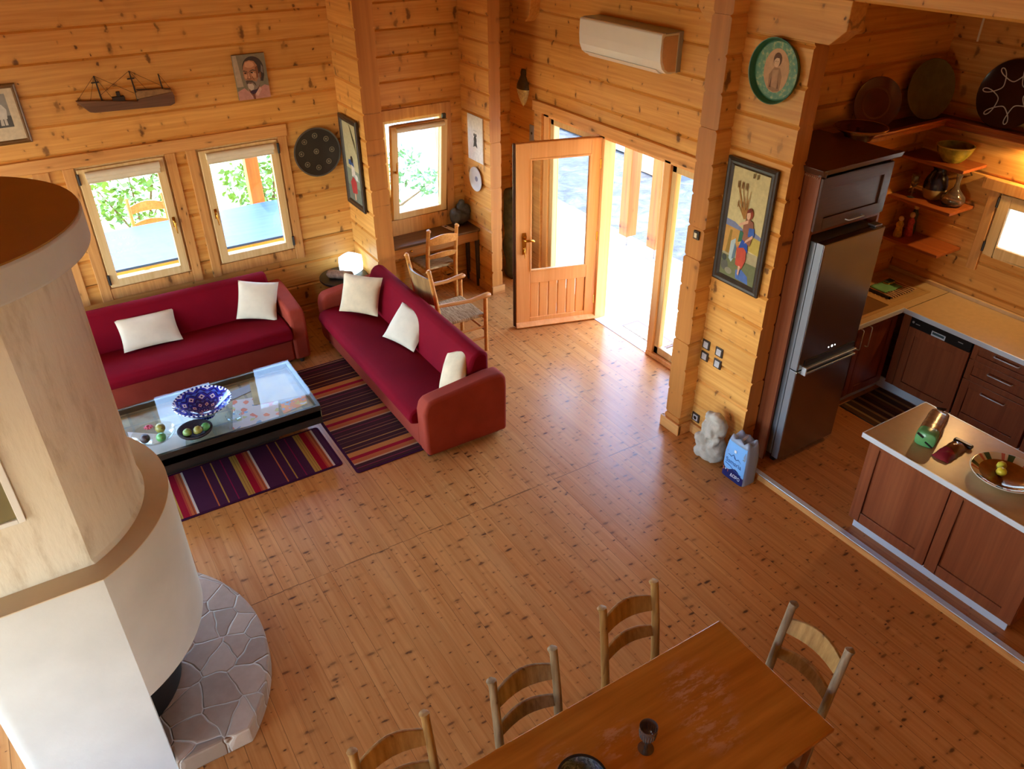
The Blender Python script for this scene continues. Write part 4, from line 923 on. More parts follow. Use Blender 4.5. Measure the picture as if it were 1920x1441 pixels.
# ---------------------------------------------------------------- chairs
def chair(name, label, loc, rz, mat, group, H=1.0, w0=.40, post=None, slat=None, seatmat=None):
    r = thing(name, label, 'chair', loc, rz, group); post = post or mat; slat = slat or mat
    hw = w0 / 2 - .02
    mb = MB(); mb.grid(lambda u, v: ((u - .5) * (w0 + .03 * (v)), -.19 + .40 * v, .455 + .006 * math.sin(PI * u) * math.sin(PI * v) - .018 * (abs(2 * u - 1) ** 8)), 13, 13)
    vs = []
    mb = MB()
    for z, e in ((.428, .006), (.445, 0), (.457, .012)): vs += [(-w0 / 2 + e, -.185 + e, z), (w0 / 2 - e, -.185 + e, z), (w0 / 2 + .02 - e, .205 - e, z), (-w0 / 2 - .02 + e, .205 - e, z)]
    mb.add(vs, [(0, 1, 2, 3), (8, 11, 10, 9)] + [(i * 4 + k, i * 4 + (k + 1) % 4, (i + 1) * 4 + (k + 1) % 4, (i + 1) * 4 + k) for i in range(2) for k in range(4)])
    mb.build('seat', seatmat or mRUSH, r, bevel=.01)
    for s in (-1, 1):
        mb = MB(); mb.tube([(s * hw, -.19, 0), (s * hw, -.195, .25), (s * hw, -.20, .46), (s * hw, -.235, .74), (s * (hw - .002), -.272, H - .03), (s * (hw - .002), -.285, H - .008), (s * (hw - .002), -.286, H)], [.021, .024, .025, (.025, .022), (.025, .021), (.030, .026), (.018, .015)], 10)
        mb.build('back_post', post, r, smooth=True)
        mb = MB(); mb.tube([(s * (hw + .012), .185, 0), (s * (hw + .012), .185, .462)], [.019, .022], 10); mb.build('leg', post, r, smooth=True)
    for z0, z1, y in ((H - .20, H - .085, -.262), (H - .375, H - .29, -.228)):
        N = 9; vs = []
        for t in (0, 1):
            for i in range(N):
                u = i / (N - 1); x = -hw + 2 * hw * u; bow = .035 * math.sin(PI * u); arch = .045 * math.sin(PI * u) * (1 if z0 > H - .3 else .7)
                yy = y - bow + (t - .5) * .018
                vs += [(x, yy + .012, z0 + .02 * math.sin(PI * u) * .5), (x, yy - .012, z1 - .03 + arch)]
        fs = []
        for i in range(N - 1):
            a = 2 * i; b = 2 * N + 2 * i
            fs += [(a, a + 2, a + 3, a + 1), (b, b + 1, b + 3, b + 2), (a + 1, a + 3, b + 3, b + 1), (a, b, b + 2, a + 2)]
        fs += [(0, 1, 2 * N + 1, 2 * N), (2 * N - 2, 4 * N - 2, 4 * N - 1, 2 * N - 1)]
        MB().add(vs, fs).build('back_slat', slat, r, bevel=.004)
    for z in (.18, .33):
        for p, q in (((-hw, -.19, z), (-hw - .012, .185, z)), ((hw, -.19, z), (hw + .012, .185, z))):
            MB().tube([p, q], .011, 8).build('stretcher', post, r, smooth=True)
    MB().tube([(-hw, .185, .22), (hw, .185, .22)], .011, 8).build('stretcher', post, r, smooth=True); MB().tube([(-hw, -.19, .26), (hw, -.19, .26)], .011, 8).build('stretcher', post, r, smooth=True)
    return r
gD = 'ladder-back chairs around the dining table'
chair('dining_chair', 'yellowish pine chair at the dining table side, nearest the table end', (2.10, 1.925, 0), PI, mCHAIR, gD)
chair('dining_chair', 'greyed pale pine chair in the middle of the long side of the dining table', (1.375, 1.85, 0), PI, mCHAIRG, gD)
chair('dining_chair', 'pine chair at the bottom edge whose back is cut off by the frame', (.665, 1.865, 0), PI, mCHAIR, gD)
chair('dining_chair', 'chair with dark worn posts and pale top slat at the dining table end', (2.52, 1.51, 0), PI / 2, mCHAIRD, gD, slat=mCHAIR)
chair('dining_chair', 'chair tucked under the near side of the dining table beside its leg', (2.06, 1.13, 0), 0, mCHAIR, gD, seatmat=mSTAINC)
chair('desk_chair', 'ladder-back rush-seat chair pushed up to the alcove desk', (3.785, 7.83, 0), 0, mARMCH, None, H=.955)
# armchair behind the sofa
ar = thing('armchair', 'honey-coloured rush-seat armchair standing behind the sofa facing the entrance', 'armchair', (3.345, 6.63, 0), -PI / 2)
hw = .245
MB().prism([(-hw + .01, -.22), (hw - .01, -.22), (hw + .02, .285), (-hw - .02, .285)], lambda u, v, d: (u, v, d), .40, .435).build('seat', mRUSH, ar, bevel=.014)
for s in (-1, 1):
    MB().tube([(s * hw, -.20, 0), (s * hw, -.22, .42), (s * hw, -.265, .72), (s * hw, -.315, 1.02), (s * hw, -.325, 1.05), (s * hw, -.326, 1.065)], [.02, .024, .024, .021, .026, .012], 10).build('back_post', mARMCH, ar, smooth=True)
    MB().tube([(s * (hw + .022), .285, 0), (s * (hw + .022), .285, .62)], [.02, .024], 10).build('leg', mARMCH, ar, smooth=True)
    MB().tube([(s * hw, -.262, .655), (s * (hw + .012), -.10, .645), (s * (hw + .022), .12, .63), (s * (hw + .024), .27, .648), (s * (hw + .024), .325, .65), (s * (hw + .024), .345, .645)], [(.02, .016), (.026, .018), (.028, .018), (.032, .022), (.034, .026), (.018, .014)], 12).build('armrest', mARMCH, ar, smooth=True)
    for z in (.16, .29): MB().tube([(s * hw, -.21, z), (s * (hw + .02), .285, z)], .012, 8).build('stretcher', mARMCH, ar, smooth=True)
N = 11; vs = []
for t in (0, 1):
    for i in range(N):
        u = i / (N - 1); x = -hw + 2 * hw * u; bow = .07 * math.sin(PI * u)
        vs += [(x, -.255 - bow + (t - .5) * .016, .66), (x, -.305 - bow + (t - .5) * .016, .955 + .02 * math.sin(PI * u))]
fs = []
for i in range(N - 1):
    a = 2 * i; b = 2 * N + 2 * i; fs += [(a, a + 2, a + 3, a + 1), (b, b + 1, b + 3, b + 2), (a + 1, a + 3, b + 3, b + 1), (a, b, b + 2, a + 2)]
fs += [(0, 1, 2 * N + 1, 2 * N), (2 * N - 2, 4 * N - 2, 4 * N - 1, 2 * N - 1)]
MB().add(vs, fs).build('back_panel', wood('armchair_back_wood', 'Z', 'Y', S(190, 146, 92), S(120, 82, 46), kden=0, gscale=.6), ar, smooth=True)
for y, z in ((.285, .24), (-.205, .22), (.285, .38)): MB().tube([(-hw, y, z), (hw, y, z)], .012, 8).build('stretcher', mARMCH, ar, smooth=True)

# ---------------------------------------------------------------- dining table
dt = thing('dining_table', 'orange-brown polished wooden dining table with pale scuffs at the bottom edge', 'table', (1.45, 1.565, 0))
m = NT('table_varnish'); vec, xyz = m.coords()
g = m.noise(m.comb(m.math('MULTIPLY', xyz[0], 1.2), m.math('MULTIPLY', xyz[1], 16.), 0.), 1., 4)
c = m.ramp(g, [(.35, S(162, 98, 24)), (.65, S(192, 122, 42))])
def near(px, py, r):
    d = m.math('SQRT', m.math('ADD', m.math('POWER', m.math('SUBTRACT', xyz[0], px), 2.), m.math('POWER', m.math('SUBTRACT', xyz[1], py), 2.)))
    return m.smooth(d, r, r * .35)
area = m.math('MAXIMUM', m.math('MAXIMUM', near(.70, .12, .24), near(.62, -.06, .20)), m.math('MAXIMUM', near(.18, .10, .16), near(-.12, .16, .14)))
blot = m.math('MULTIPLY', area, m.smooth(m.noise(m.comb(m.math('MULTIPLY', xyz[0], 8.), m.math('MULTIPLY', xyz[1], 24.), 1.), 1., 5, .7), .48, .60))
c = m.mix(m.math('MULTIPLY', blot, .5), c, S(206, 160, 126)); m.set(c, m.math('ADD', .28, m.math('MULTIPLY', blot, .3)), 0, .45); mTAB = m.mat
mTABD = wood('table_frame_wood', 'X', 'Z', S(112, 62, 30), S(84, 42, 20), kden=0, rough=.4)
MB().box(-1.15, 1.115, -.40, .39, .72, .75).build('tabletop', mTAB, dt, bevel=.006)
mb = MB(); mb.box(-1.08, 1.05, -.335, -.31, .62, .72); mb.box(-1.08, 1.05, .305, .33, .62, .72); mb.box(-1.08, -1.055, -.31, .305, .62, .72); mb.box(1.025, 1.05, -.31, .305, .62, .72); mb.build('apron', mTABD, dt, bevel=.003)
for sx_ in (-1, 1):
    for sy_ in (-1, 1):
        x = 1.03 if sx_ > 0 else -1.06; y = sy_ * .315
        MB().prism([(-.034, -.034), (.034, -.034), (.034, .034), (-.034, .034)], lambda u, v, d: (x + u * (.7 + .4 * d / .72), y + v * (.7 + .4 * d / .72), d), 0, .72).build('leg', mTABD, dt, bevel=.005)
gx, gy = 1.715, 1.575
m = NT('smoked_glass'); m.set(S(128, 120, 118), .1, .7); m.b.inputs['Alpha'].default_value = .72; mSMOKE = m.mat
gl = thing('goblet', 'smoky engraved glass goblet standing on the dining table', 'goblet', (gx, gy, .75))
MB().lathe([(.0, .062), (.012, .062), (.024, .075), (.036, .10), (.041, .13), (.041, .155), (.044, .172), (.0415, .172), (.038, .15), (.037, .12), (.028, .09), (.0, .076)], n=32).build('bowl', mSMOKE, gl, smooth=True)
MB().lathe([(.0, .066), (.012, .066), (.014, .055), (.007, .045), (.006, .025), (.010, .014), (.010, .01), (0, .01)], n=20).build('stem', mSMOKE, gl, smooth=True)
MB().lathe([(.038, 0), (.039, .004), (.02, .009), (.0, .014)], n=32).build('foot', mSMOKE, gl, smooth=True)
mb = MB()
for k in range(20):
    a = 2 * PI * k / 20; mb.tube([(.0375 * math.cos(a), .0375 * math.sin(a), .10), (.0418 * math.cos(a), .0418 * math.sin(a), .145)], .0022, 5)
mb.build('fluting', simple('engraved_grey', S(110, 104, 100), .25, .4), gl)
m = NT('sea_glaze'); vec, _ = m.coords(); m.set(m.ramp(m.noise(vec, 17, 5, .7, .6), [(.34, S(40, 44, 48)), (.46, S(110, 130, 136)), (.54, S(44, 62, 72)), (.6, S(96, 110, 140)), (.7, S(160, 180, 184))]), .12)
b2 = thing('glazed_bowl', 'black-rimmed mottled grey-blue glazed bowl at the bottom edge of the table', 'bowl', (1.345, 1.585, .75))
MB().lathe([(.05, 0), (.055, .008), (.09, .03), (.112, .058), (.116, .066), (.108, .064), (.086, .036), (.04, .014), (0, .012)], n=40).build('body', m.mat, b2, smooth=True)
MB().lathe([(.108, .063), (.118, .063), (.119, .07), (.108, .07)], n=40, closed=True).build('rim', mBLACKP, b2, smooth=True)

# ---------------------------------------------------------------- statue and water pack
lump('stone_statue', 'pale grey stone statue of a crouching figure on the floor by the socket', 'statue',
     [((0, 0, .07), (.105, .14, .075)), ((-.02, .05, .16), (.075, .085, .10)), ((.0, -.06, .15), (.085, .08, .11)), ((-.005, .045, .30), (.065, .07, .09)), ((.01, -.04, .33), (.075, .085, .12)), ((0, .05, .41), (.05, .05, .05)), ((0, -.03, .44), (.055, .07, .04)), ((-.06, .06, .20), (.05, .07, .05)), ((-.06, -.08, .22), (.035, .03, .10), Rx(.5)), ((-.07, .0, .10), (.04, .09, .035), Rx(.5)), ((-.06, -.02, .30), (.03, .045, .06)), ((-.065, .07, .06), (.035, .05, .05))],
     simple('pale_limestone', S(186, 176, 160), .85, var=.18, vscale=14, bump=.6, bscale=70), .011, .03, .06, (4.315, 3.725, 0))
wp = thing('water_pack', 'blue shrink-wrapped six-pack of water bottles beside the statue', 'water bottles', (4.335, 3.40, 0)); wp.scale = (1.0, 1.04, 1.2)
mBOT = (lambda m: (m.set(S(196, 214, 236), .12), m.b.inputs['Transmission Weight'].__setattr__('default_value', .55), m.mat)[2])(NT('bottle_plastic'))
mCAPB = simple('bottle_cap', S(214, 216, 232), .35); mWATERB = simple('wrap_blue', S(128, 186, 244), .25, var=.05); mNAVY = simple('wrap_navy', S(22, 34, 92), .3)
for i in range(2):
    for j in range(3):
        x = -.045 + .09 * i; y = -.078 + .078 * j
        b = MB().lathe([(.032, 0), (.037, .01), (.0375, .18), (.036, .22), (.028, .27), (.014, .30), (.014, .31), (0, .31)], (x, y, 0.002), 16).build('bottle', mBOT, wp, smooth=True)
        MB().lathe([(.0165, .30), (.0165, .322), (0, .322)], (x, y, .002), 14).build('cap', mCAPB, b)
def wrap(z): return 1 if z < .2 else 1 - .28 * ((z - .2) / .12) ** 1.5
mb = MB(); N = 28
def sup(u, z, grow=0):
    a = 2 * PI * u; c, s_ = math.cos(a), math.sin(a); k = wrap(z)
    return ((math.copysign(abs(c) ** .35, c) * (.083 + grow)) * (k * .5 + .5), math.copysign(abs(s_) ** .35, s_) * (.117 + grow) * (k * .55 + .45), z)
zs = [.004, .06, .12, .2, .24, .27, .30, .318]
vs = [sup(k / N, z) for z in zs for k in range(N)]
mw = NT('shrink_wrap'); mw.set(S(176, 192, 216), .2); mw.b.inputs['Alpha'].default_value = .6
mb.add(vs, [(i * N + k, i * N + (k + 1) % N, (i + 1) * N + (k + 1) % N, (i + 1) * N + k) for i in range(len(zs) - 1) for k in range(N)])
NB = [(-.045 + .09 * i, -.078 + .078 * j) for i in range(2) for j in range(3)]
def lid(u, v):
    x, y, z = sup(u, .318); x *= v; y *= v
    return (x, y, .318 + .034 * max(math.exp(-((x - a) ** 2 + (y - b) ** 2) / .0007) for a, b in NB) * (1 if v < .98 else 0))
mb.grid(lid, N, 9, cu=True)
wr = mb.build('shrink_wrap', mw.mat, wp, smooth=True)
# printed front of the wrap, towards the room (-x)
mb = MB(); F = lambda u, v, d: (-.0845 + d + (.05 * max(0, v - .2) * 3), u, v)
def slab(poly, d0, d1): mb.prism(poly, F, d0, d1)
mb = MB(); M_ = 12
def curved(top, bot, off):
    vs = []
    for i in range(M_ + 1):
        y = .108 - .216 * i / M_
        for z in (bot(i / M_), .1 + .5 * (bot(i / M_)) if False else (bot(i / M_) + top(i / M_)) / 2, top(i / M_)):
            k = wrap(z); vs.append((-(.0842) * (k * .5 + .5) - off + .010 * abs(y / .108) ** 6, y * (k * .55 + .45), z))
    fs = [(3 * i + q, 3 * i + 3 + q, 3 * i + 4 + q, 3 * i + 1 + q) for i in range(M_) for q in (0, 1)]
    return vs, fs
v_, f_ = curved(lambda t: .305, lambda t: .10 - .02 * math.sin(2.4 * t * PI) - .012 * t, .0008); MB().add(v_, f_).build('front_print', mWATERB, wp, smooth=True)
v_, f_ = curved(lambda t: .096 - .02 * math.sin(2.4 * t * PI) - .012 * t, lambda t: .006, .0008); MB().add(v_, f_).build('base_band', mNAVY, wp, smooth=True)
def text(body, size, parent, name, mat, M):
    cu = bpy.data.curves.new(name, 'FONT'); cu.body = body; cu.size = size; cu.extrude = .0004; cu.align_x = 'CENTER'
    t = bpy.data.objects.new(name, cu); COL.objects.link(t)
    bpy.context.view_layer.update(); dg = bpy.context.evaluated_depsgraph_get()
    me = bpy.data.meshes.new_from_object(t.evaluated_get(dg)); bpy.data.objects.remove(t)
    me.materials.clear(); me.materials.append(mat); o = bpy.data.objects.new(name, me); COL.objects.link(o); o.parent = parent; o.matrix_local = M
    return o
TM = lambda y, z, x=-.0862, tilt=0: Matrix.Translation((x, y, z)) @ Matrix(((0, 0, -1, 0), (-1, 0, 0, 0), (0, 1, 0, 0), (0, 0, 0, 1))) @ Matrix.Rotation(tilt, 4, 'Z')
mLOGO = simple('logo_blue', S(40, 84, 150), .4); mLOGOW = simple('logo_white', S(236, 240, 246), .4); mLOGOO = simple('logo_orange', S(226, 130, 60), .4)
text('Samaria', .052, wp, 'brand_lettering', mLOGO, TM(.002, .135))
text('5', .036, wp, 'offer_lettering', mLOGOO, TM(.092, .058)); text('+', .036, wp, 'offer_lettering', mLOGOW, TM(.070, .058)); text('1', .036, wp, 'offer_lettering', mLOGOO, TM(.046, .056)); text('ΔΩΡΟ', .036, wp, 'offer_lettering', mLOGOW, TM(-.034, .038))
mb = MB(); H_ = lambda u, v, d: (-.0858 - d, u, v)
mb.prism([(.075, .195), (.055, .205), (.035, .198), (.012, .222), (-.015, .19), (-.04, .205), (-.07, .185), (-.04, .198), (-.015, .184), (.012, .214), (.035, .191), (.055, .199)], H_, 0, .0006); mb.prism([(.012, .222), (-.004, .205), (-.02, .188), (.0, .190), (.008, .205)], H_, 0, .0007)
mb.prism([(.085, .125), (.03, .118), (-.02, .098), (-.09, .09), (-.09, .084), (-.02, .092), (.03, .112), (.085, .12)], H_, 0, .0006); mb.build('mountain_emblem', mLOGO, wp)
MB().box(-.088, -.0855, -.01, .012, .24, .262).build('handle_tab', mLOGOW, wp)
mb = MB(); mb.tube([(-.05, .0, .27), (-.02, .0, .33), (.02, 0, .34), (.05, 0, .27)], [(.006, .02)] * 4, 8); mb.build('carry_strap', mCAPB, wp, smooth=True)

# ---------------------------------------------------------------- kitchen
def bar_handle(parent, a, b, out, mat=None):
    """slim bow handle between a and b standing off by the vector out"""
    a, b, out = Vector(a), Vector(b), Vector(out); d = (b - a).normalized() * .01
    return MB().tube([a, a + out * .8 + d * .2, a + out + d, b + out - d, b + out * .8 - d * .2, b], .005, 8).build('handle', mat or mALU, parent, smooth=True)
def shaker(parent, name, fn, w, h, mat, t=.02, st=.075):
    """framed door: fn(u, v, d) maps width, height, depth outwards"""
    mb = MB()
    def bx(u0, u1, v0, v1, d0, d1):
        vs = [fn(u, v, d) for d in (d0, d1) for v in (v0, v1) for u in (u0, u1)]
        mb.add(vs, [(0, 2, 3, 1), (4, 5, 7, 6), (0, 1, 5, 4), (2, 6, 7, 3), (0, 4, 6, 2), (1, 3, 7, 5)])
    bx(0, st, 0, h, 0, t); bx(w - st, w, 0, h, 0, t); bx(st, w - st, 0, st, 0, t); bx(st, w - st, h - st, h, 0, t); bx(st, w - st, st, h - st, 0, t * .45)
    return mb.build(name, mat, parent, bevel=.003)
# tall cabinet around the fridge
tc = thing('tall_cabinet', 'tall dark cherry cabinet housing the fridge, with a crown on top', 'cabinet', (5.02, 3.78, ZK))
q = lambda x, y, z: (x - 5.02, y - 3.78, z - ZK)
def lb(mb, x0, x1, y0, y1, z0, z1):
    a = q(x0, y0, z0); b = q(x1, y1, z1); return mb.box(a[0], b[0], a[1], b[1], a[2], b[2])
lb(MB(), 4.635, 4.66, 3.42, 4.12, ZK, 2.52).build('side_panel', mCHERRY, tc, bevel=.002)
lb(MB(), 5.395, 5.42, 3.42, 4.12, ZK, 2.52).build('side_panel', mCHERRY, tc, bevel=.002)
mb = MB(); lb(mb, 4.66, 5.395, 3.42, 4.12, 2.075, 2.10); lb(mb, 4.66, 5.395, 3.44, 4.12, 2.49, 2.52); lb(mb, 4.66, 5.395, 4.10, 4.12, 2.1, 2.49); mb.build('carcass', mCHERRYX, tc)
sd = shaker(tc, 'door', lambda u, v, d: q(4.64 + u, 3.42 - d, 2.105 + v), .775, .385, mWALNUT, st=.085)
bar_handle(sd, q(4.98, 3.40, 2.135), q(5.16, 3.40, 2.135), (0, -.03, 0))
mb = MB(); prof = [(0, 0), (-.035, .02), (-.045, .045), (-.05, .06), (.0, .06)]
mb.prism(prof, lambda u, v, d: q(d, 3.42 + u, 2.50 + v), 4.60, 5.46); mb.prism(prof, lambda u, v, d: q(4.635 + u, d, 2.50 + v), 3.375, 3.545)
lb(mb, 4.63, 5.43, 3.41, 4.12, 2.52, 2.556); mb.build('crown', mWALNUT, tc, bevel=.003)
mb = MB()
for k in range(9): lb(mb, 4.628, 4.636, 3.435 + k * .016, 3.444 + k * .016, 2.482, 2.494)
mb.build('dentil_trim', simple('dentil_wood', S(170, 120, 90), .4), tc)
# fridge
fr = thing('fridge', 'tall brushed steel two-door fridge freezer in the dark cabinet', 'fridge', (5.02, 3.68, ZK))
q = lambda x, y, z: (x - 5.02, y - 3.68, z - ZK)
lb(MB(), 4.685, 5.355, 3.385, 4.02, ZK + .06, 2.02).build('body', mSTEELS, fr, bevel=.006)
ud = lb(MB(), 4.68, 5.36, 3.305, 3.375, .975, 2.03).build('upper_door', [mSTEEL], fr, bevel=.01)
ld = lb(MB(), 4.68, 5.36, 3.305, 3.375, ZK + .055, .965).build('lower_door', [mSTEEL], fr, bevel=.01)
mb = MB(); lb(mb, 4.675, 4.683, 3.312, 3.372, ZK + .055, .965); lb(mb, 4.675, 4.683, 3.312, 3.372, .975, 2.028); mb.build('door_edge', mSTEELS, fr, bevel=.002)
lb(MB(), 4.695, 5.345, 3.374, 3.388, ZK + .06, 2.02).build('door_seal', mBLACKP, fr)
mb = MB(); lb(mb, 4.75, 5.335, 3.296, 3.312, 1.005, 1.05); mb.build('grip_recess', mBLACKP, ud)
mb = MB(); lb(mb, 4.74, 5.345, 3.272, 3.305, .980, .998); mb.build('handle', mSTEELS, ud, bevel=.004)
mb = MB(); lb(mb, 4.74, 5.345, 3.272, 3.305, .935, .953); mb.build('handle', mSTEELS, ld, bevel=.004)
mb = MB(); lb(mb, 4.735, 4.75, 3.268, 3.308, .93, 1.0); mb.build('handle_cap', mALU, ld, bevel=.003)
mb = MB()
for x, w in ((5.01, .005), (5.05, .009), (5.085, .005)): mb.lathe([(w, 0), (w, .003)], q(x, 3.306, 1.095), 14, R=Rmy)
mb.build('indicator_light', emit('indicator_white', (1, 1, 1), 3.), ud)
lb(MB(), 4.70, 5.34, 3.36, 3.40, ZK, ZK + .06).build('toe_grille', mBLACKP, fr)
lb(MB(), 5.27, 5.35, 3.33, 3.40, 2.03, 2.045).build('hinge_cover', mSTEELS, fr, bevel=.004)

# worktop, one L-shaped slab
wt = thing('worktop', 'L-shaped beige kitchen worktop with a metal front edge', 'worktop', (6.6, 3.0, ZK))
q = lambda x, y, z: (x - 6.6, y - 3.0, z - ZK)
Pz = lambda u, v, d: q(u, v, d)
MB().prism([(5.43, 3.565), (5.79, 3.565), (5.79, 3.70), (5.79, 3.565), (6.39, 3.565), (6.39, .4), (7.055, .4), (7.055, 4.195), (5.43, 4.195)], Pz, .912, .95).build('slab', mWTOP, wt)
mb = MB(); lb(mb, 5.43, 6.39, 3.557, 3.567, .908, .952); lb(mb, 6.382, 6.392, .4, 3.567, .908, .952); mb.build('front_edge', mALU, wt, bevel=.002)
mb = MB(); lb(mb, 7.025, 7.055, .4, 4.195, .95, .985); mb.build('back_strip', simple('worktop_upstand', S(206, 176, 136), .35), wt, bevel=.004)
mb = MB(); lb(mb, 6.4, 7.02, 3.535, 3.541, .9495, .9508); mb.build('joint_line', mDARKW, wt)
sk = thing('sink', 'beige composite sink with a ribbed drainer set in the worktop by the fridge', 'sink', (6.1, 3.87, .951))
q = lambda x, y, z: (x - 6.1, y - 3.87, z - .951)
mSINK = simple('composite_beige', S(186, 150, 100), .4, var=.05)
mb = MB(); lb(mb, 5.62, 6.88, 3.63, 3.66, .951, .957); lb(mb, 5.62, 6.88, 4.09, 4.12, .951, .957); lb(mb, 5.62, 5.66, 3.66, 4.09, .951, .957); lb(mb, 6.85, 6.88, 3.66, 4.09, .951, .957); lb(mb, 6.31, 6.36, 3.66, 4.09, .951, .957); mb.build('rim', mSINK, sk, bevel=.002)
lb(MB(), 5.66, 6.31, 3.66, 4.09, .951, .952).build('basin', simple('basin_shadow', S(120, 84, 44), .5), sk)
mb = MB(); lb(mb, 6.36, 6.85, 3.66, 4.09, .951, .953)
for k in range(9): lb(mb, 6.38, 6.83, 3.69 + k * .045, 3.70 + k * .045, .953, .9565)
mb.build('drainer', mSINK, sk)
dr = thing('dish_rack', 'dark slatted dish rack with pale bars on the sink drainer', 'dish rack', (6.58, 3.86, .957))
mb = MB(); mb.box(-.17, .19, -.125, -.113, 0, .02); mb.box(-.17, .19, .113, .125, 0, .02); mb.box(-.17, -.158, -.125, .125, 0, .02); mb.box(.178, .19, -.125, .125, 0, .02); mb.build('tray', mBLACKP, dr)
mBAR = simple('pale_bars', S(226, 190, 160), .4)
mb = MB()
for k in range(10): mb.tube([(-.15 + k * .036, -.15, .024), (-.15 + k * .036, .12, .024)], .0055, 6)
mb.build('bars', mBAR, dr)
cl = MB().grid(lambda u, v: (6.43 + .25 * u, 3.80 + .17 * v, .995 + .006 * math.sin(9 * u) * math.cos(7 * v)), 10, 8); cl.v += []
co = cl.build('dishcloth', simple('green_cloth', S(104, 160, 110), .9, var=.06), None, smooth=True); co.modifiers.new('solid', 'SOLIDIFY').thickness = .006
tag(co, 'light green dishcloth spread on the dish rack', 'cloth')
pk = thing('sponge', 'small yellow and dark sponge behind the green cloth on the rack', 'sponge', (6.64, 3.92, .988)); MB().box(-.05, .05, -.03, .03, 0, .022).build('foam', simple('sponge_yellow', S(176, 150, 50), .9, bump=.5, bscale=200), pk, bevel=.006); MB().box(-.05, .05, -.03, .03, .022, .03).build('scourer', simple('scourer_green', S(50, 60, 34), .9), pk, bevel=.003)
# base units
def unit(name, label, cat, loc): return thing(name, label, cat, loc)
sb = unit('base_cabinet', 'dark cherry sink cabinet right of the fridge with upright handles', 'cabinet', (5.91, 3.87, ZK)); q = lambda x, y, z: (x - 5.91, y - 3.87, z - ZK)
lb(MB(), 5.43, 6.40, 3.62, 4.19, .15, .905).build('carcass', mCHERRYX, sb)
for x, w, hx in ((5.44, .475, 5.875), (5.92, .475, 5.99)):
    d_ = shaker(sb, 'door', lambda u, v, d: q(x + u, 3.62 - d, .155 + v), w, .745, mCHERRYX, st=.07); bar_handle(d_, q(hx, 3.60, .66), q(hx, 3.60, .865), (0, -.03, 0))
lb(MB(), 5.43, 6.44, 3.66, 3.675, ZK, .15).build('plinth', mALU, sb)
dw = unit('dishwasher', 'built-in dishwasher with a dark control strip and cherry door in the corner', 'dishwasher', (6.73, 3.2, ZK)); q = lambda x, y, z: (x - 6.73, y - 3.2, z - ZK)
lb(MB(), 6.44, 7.02, 2.905, 3.485, .16, .9).build('body', mBLACKP, dw)
shaker(dw, 'door', lambda u, v, d: q(6.44 - d, 2.905 + u, .165 + v), .575, .63, mCHERRY, st=.07, t=.025)
cp = lb(MB(), 6.41, 6.44, 2.905, 3.48, .80, .905).build('control_panel', mBLACKP, dw, bevel=.003)
mb = MB(); lb(mb, 6.404, 6.412, 3.135, 3.265, .805, .85); mb.build('grip', mALU, cp, bevel=.002); mb = MB(); lb(mb, 6.402, 6.406, 3.145, 3.255, .822, .843); mb.build('grip_slot', simple('grip_slot_grey', S(60, 84, 92), .3), cp)
mb = MB(); mb.lathe([(.011, 0), (.011, .005)], q(6.41, 3.45, .852), 14, R=Rmx); lb(mb, 6.406, 6.411, 3.385, 3.425, .842, .848); lb(mb, 6.406, 6.411, 2.975, 3.02, .85, .857); mb.build('button', mGREYP, cp)
lb(MB(), 6.42, 6.44, 3.485, 3.56, .16, .905).build('corner_filler', mCHERRY, dw)
lb(MB(), 6.46, 6.475, 2.905, 3.68, ZK, .16).build('plinth', mALU, dw)
du = unit('drawer_unit', 'cherry unit of three drawers with slim bar handles beside the dishwasher', 'drawers', (6.73, 2.5, ZK)); q = lambda x, y, z: (x - 6.73, y - 2.5, z - ZK)
lb(MB(), 6.44, 7.02, 2.28, 2.895, .16, .905).build('carcass', mCHERRY, du)
for z, h in ((.755, .145), (.56, .19), (.165, .39)):
    d_ = shaker(du, 'drawer', lambda u, v, d: q(6.44 - d, 2.285 + u, z + v), .605, h, mCHERRY, st=.05 if h < .3 else .07); hz = z + h - (.035 if h < .16 else .06)
    bar_handle(d_, q(6.42, 2.49, hz), q(6.42, 2.70, hz), (-.028, 0, 0))
lb(MB(), 6.46, 6.475, 2.28, 2.90, ZK, .16).build('plinth', mALU, du)
bu = unit('base_cabinet', 'cherry base cabinet at the right edge of the frame next to the drawers', 'cabinet', (6.73, 1.8, ZK)); q = lambda x, y, z: (x - 6.73, y - 1.8, z - ZK)
lb(MB(), 6.44, 7.02, .42, 2.27, .16, .905).build('carcass', mCHERRY, bu)
for y in (1.675, 1.07, .45):
    d_ = shaker(bu, 'door', lambda u, v, d: q(6.44 - d, y + u, .165 + v), .59, .735, mCHERRY, st=.07); bar_handle(d_, q(6.42, y + .52, .60), q(6.42, y + .52, .80), (-.028, 0, 0))
lb(MB(), 6.46, 6.475, .42, 2.27, ZK, .16).build('plinth', mALU, bu)
mMAT = stripes('mat_stripes', 'X', 5.86, .34, [(0, S(96, 62, 34)), (.16, S(150, 116, 70)), (.24, S(70, 44, 28)), (.45, S(140, 104, 60)), (.55, S(84, 54, 32)), (.72, S(156, 122, 76)), (.82, S(76, 46, 28))])
km = thing('mat', 'brown striped kitchen mat on the boards in front of the sink', 'mat', (6.15, 3.4, ZK)); o = MB().box(5.86, 6.44, 3.215, 3.60, 0, .008).build('pile', mMAT, km); o.location = (-6.15, -3.4, 0); MB().box(-.30, .30, -.195, .21, 0, .004).build('backing', mDARKW, km)
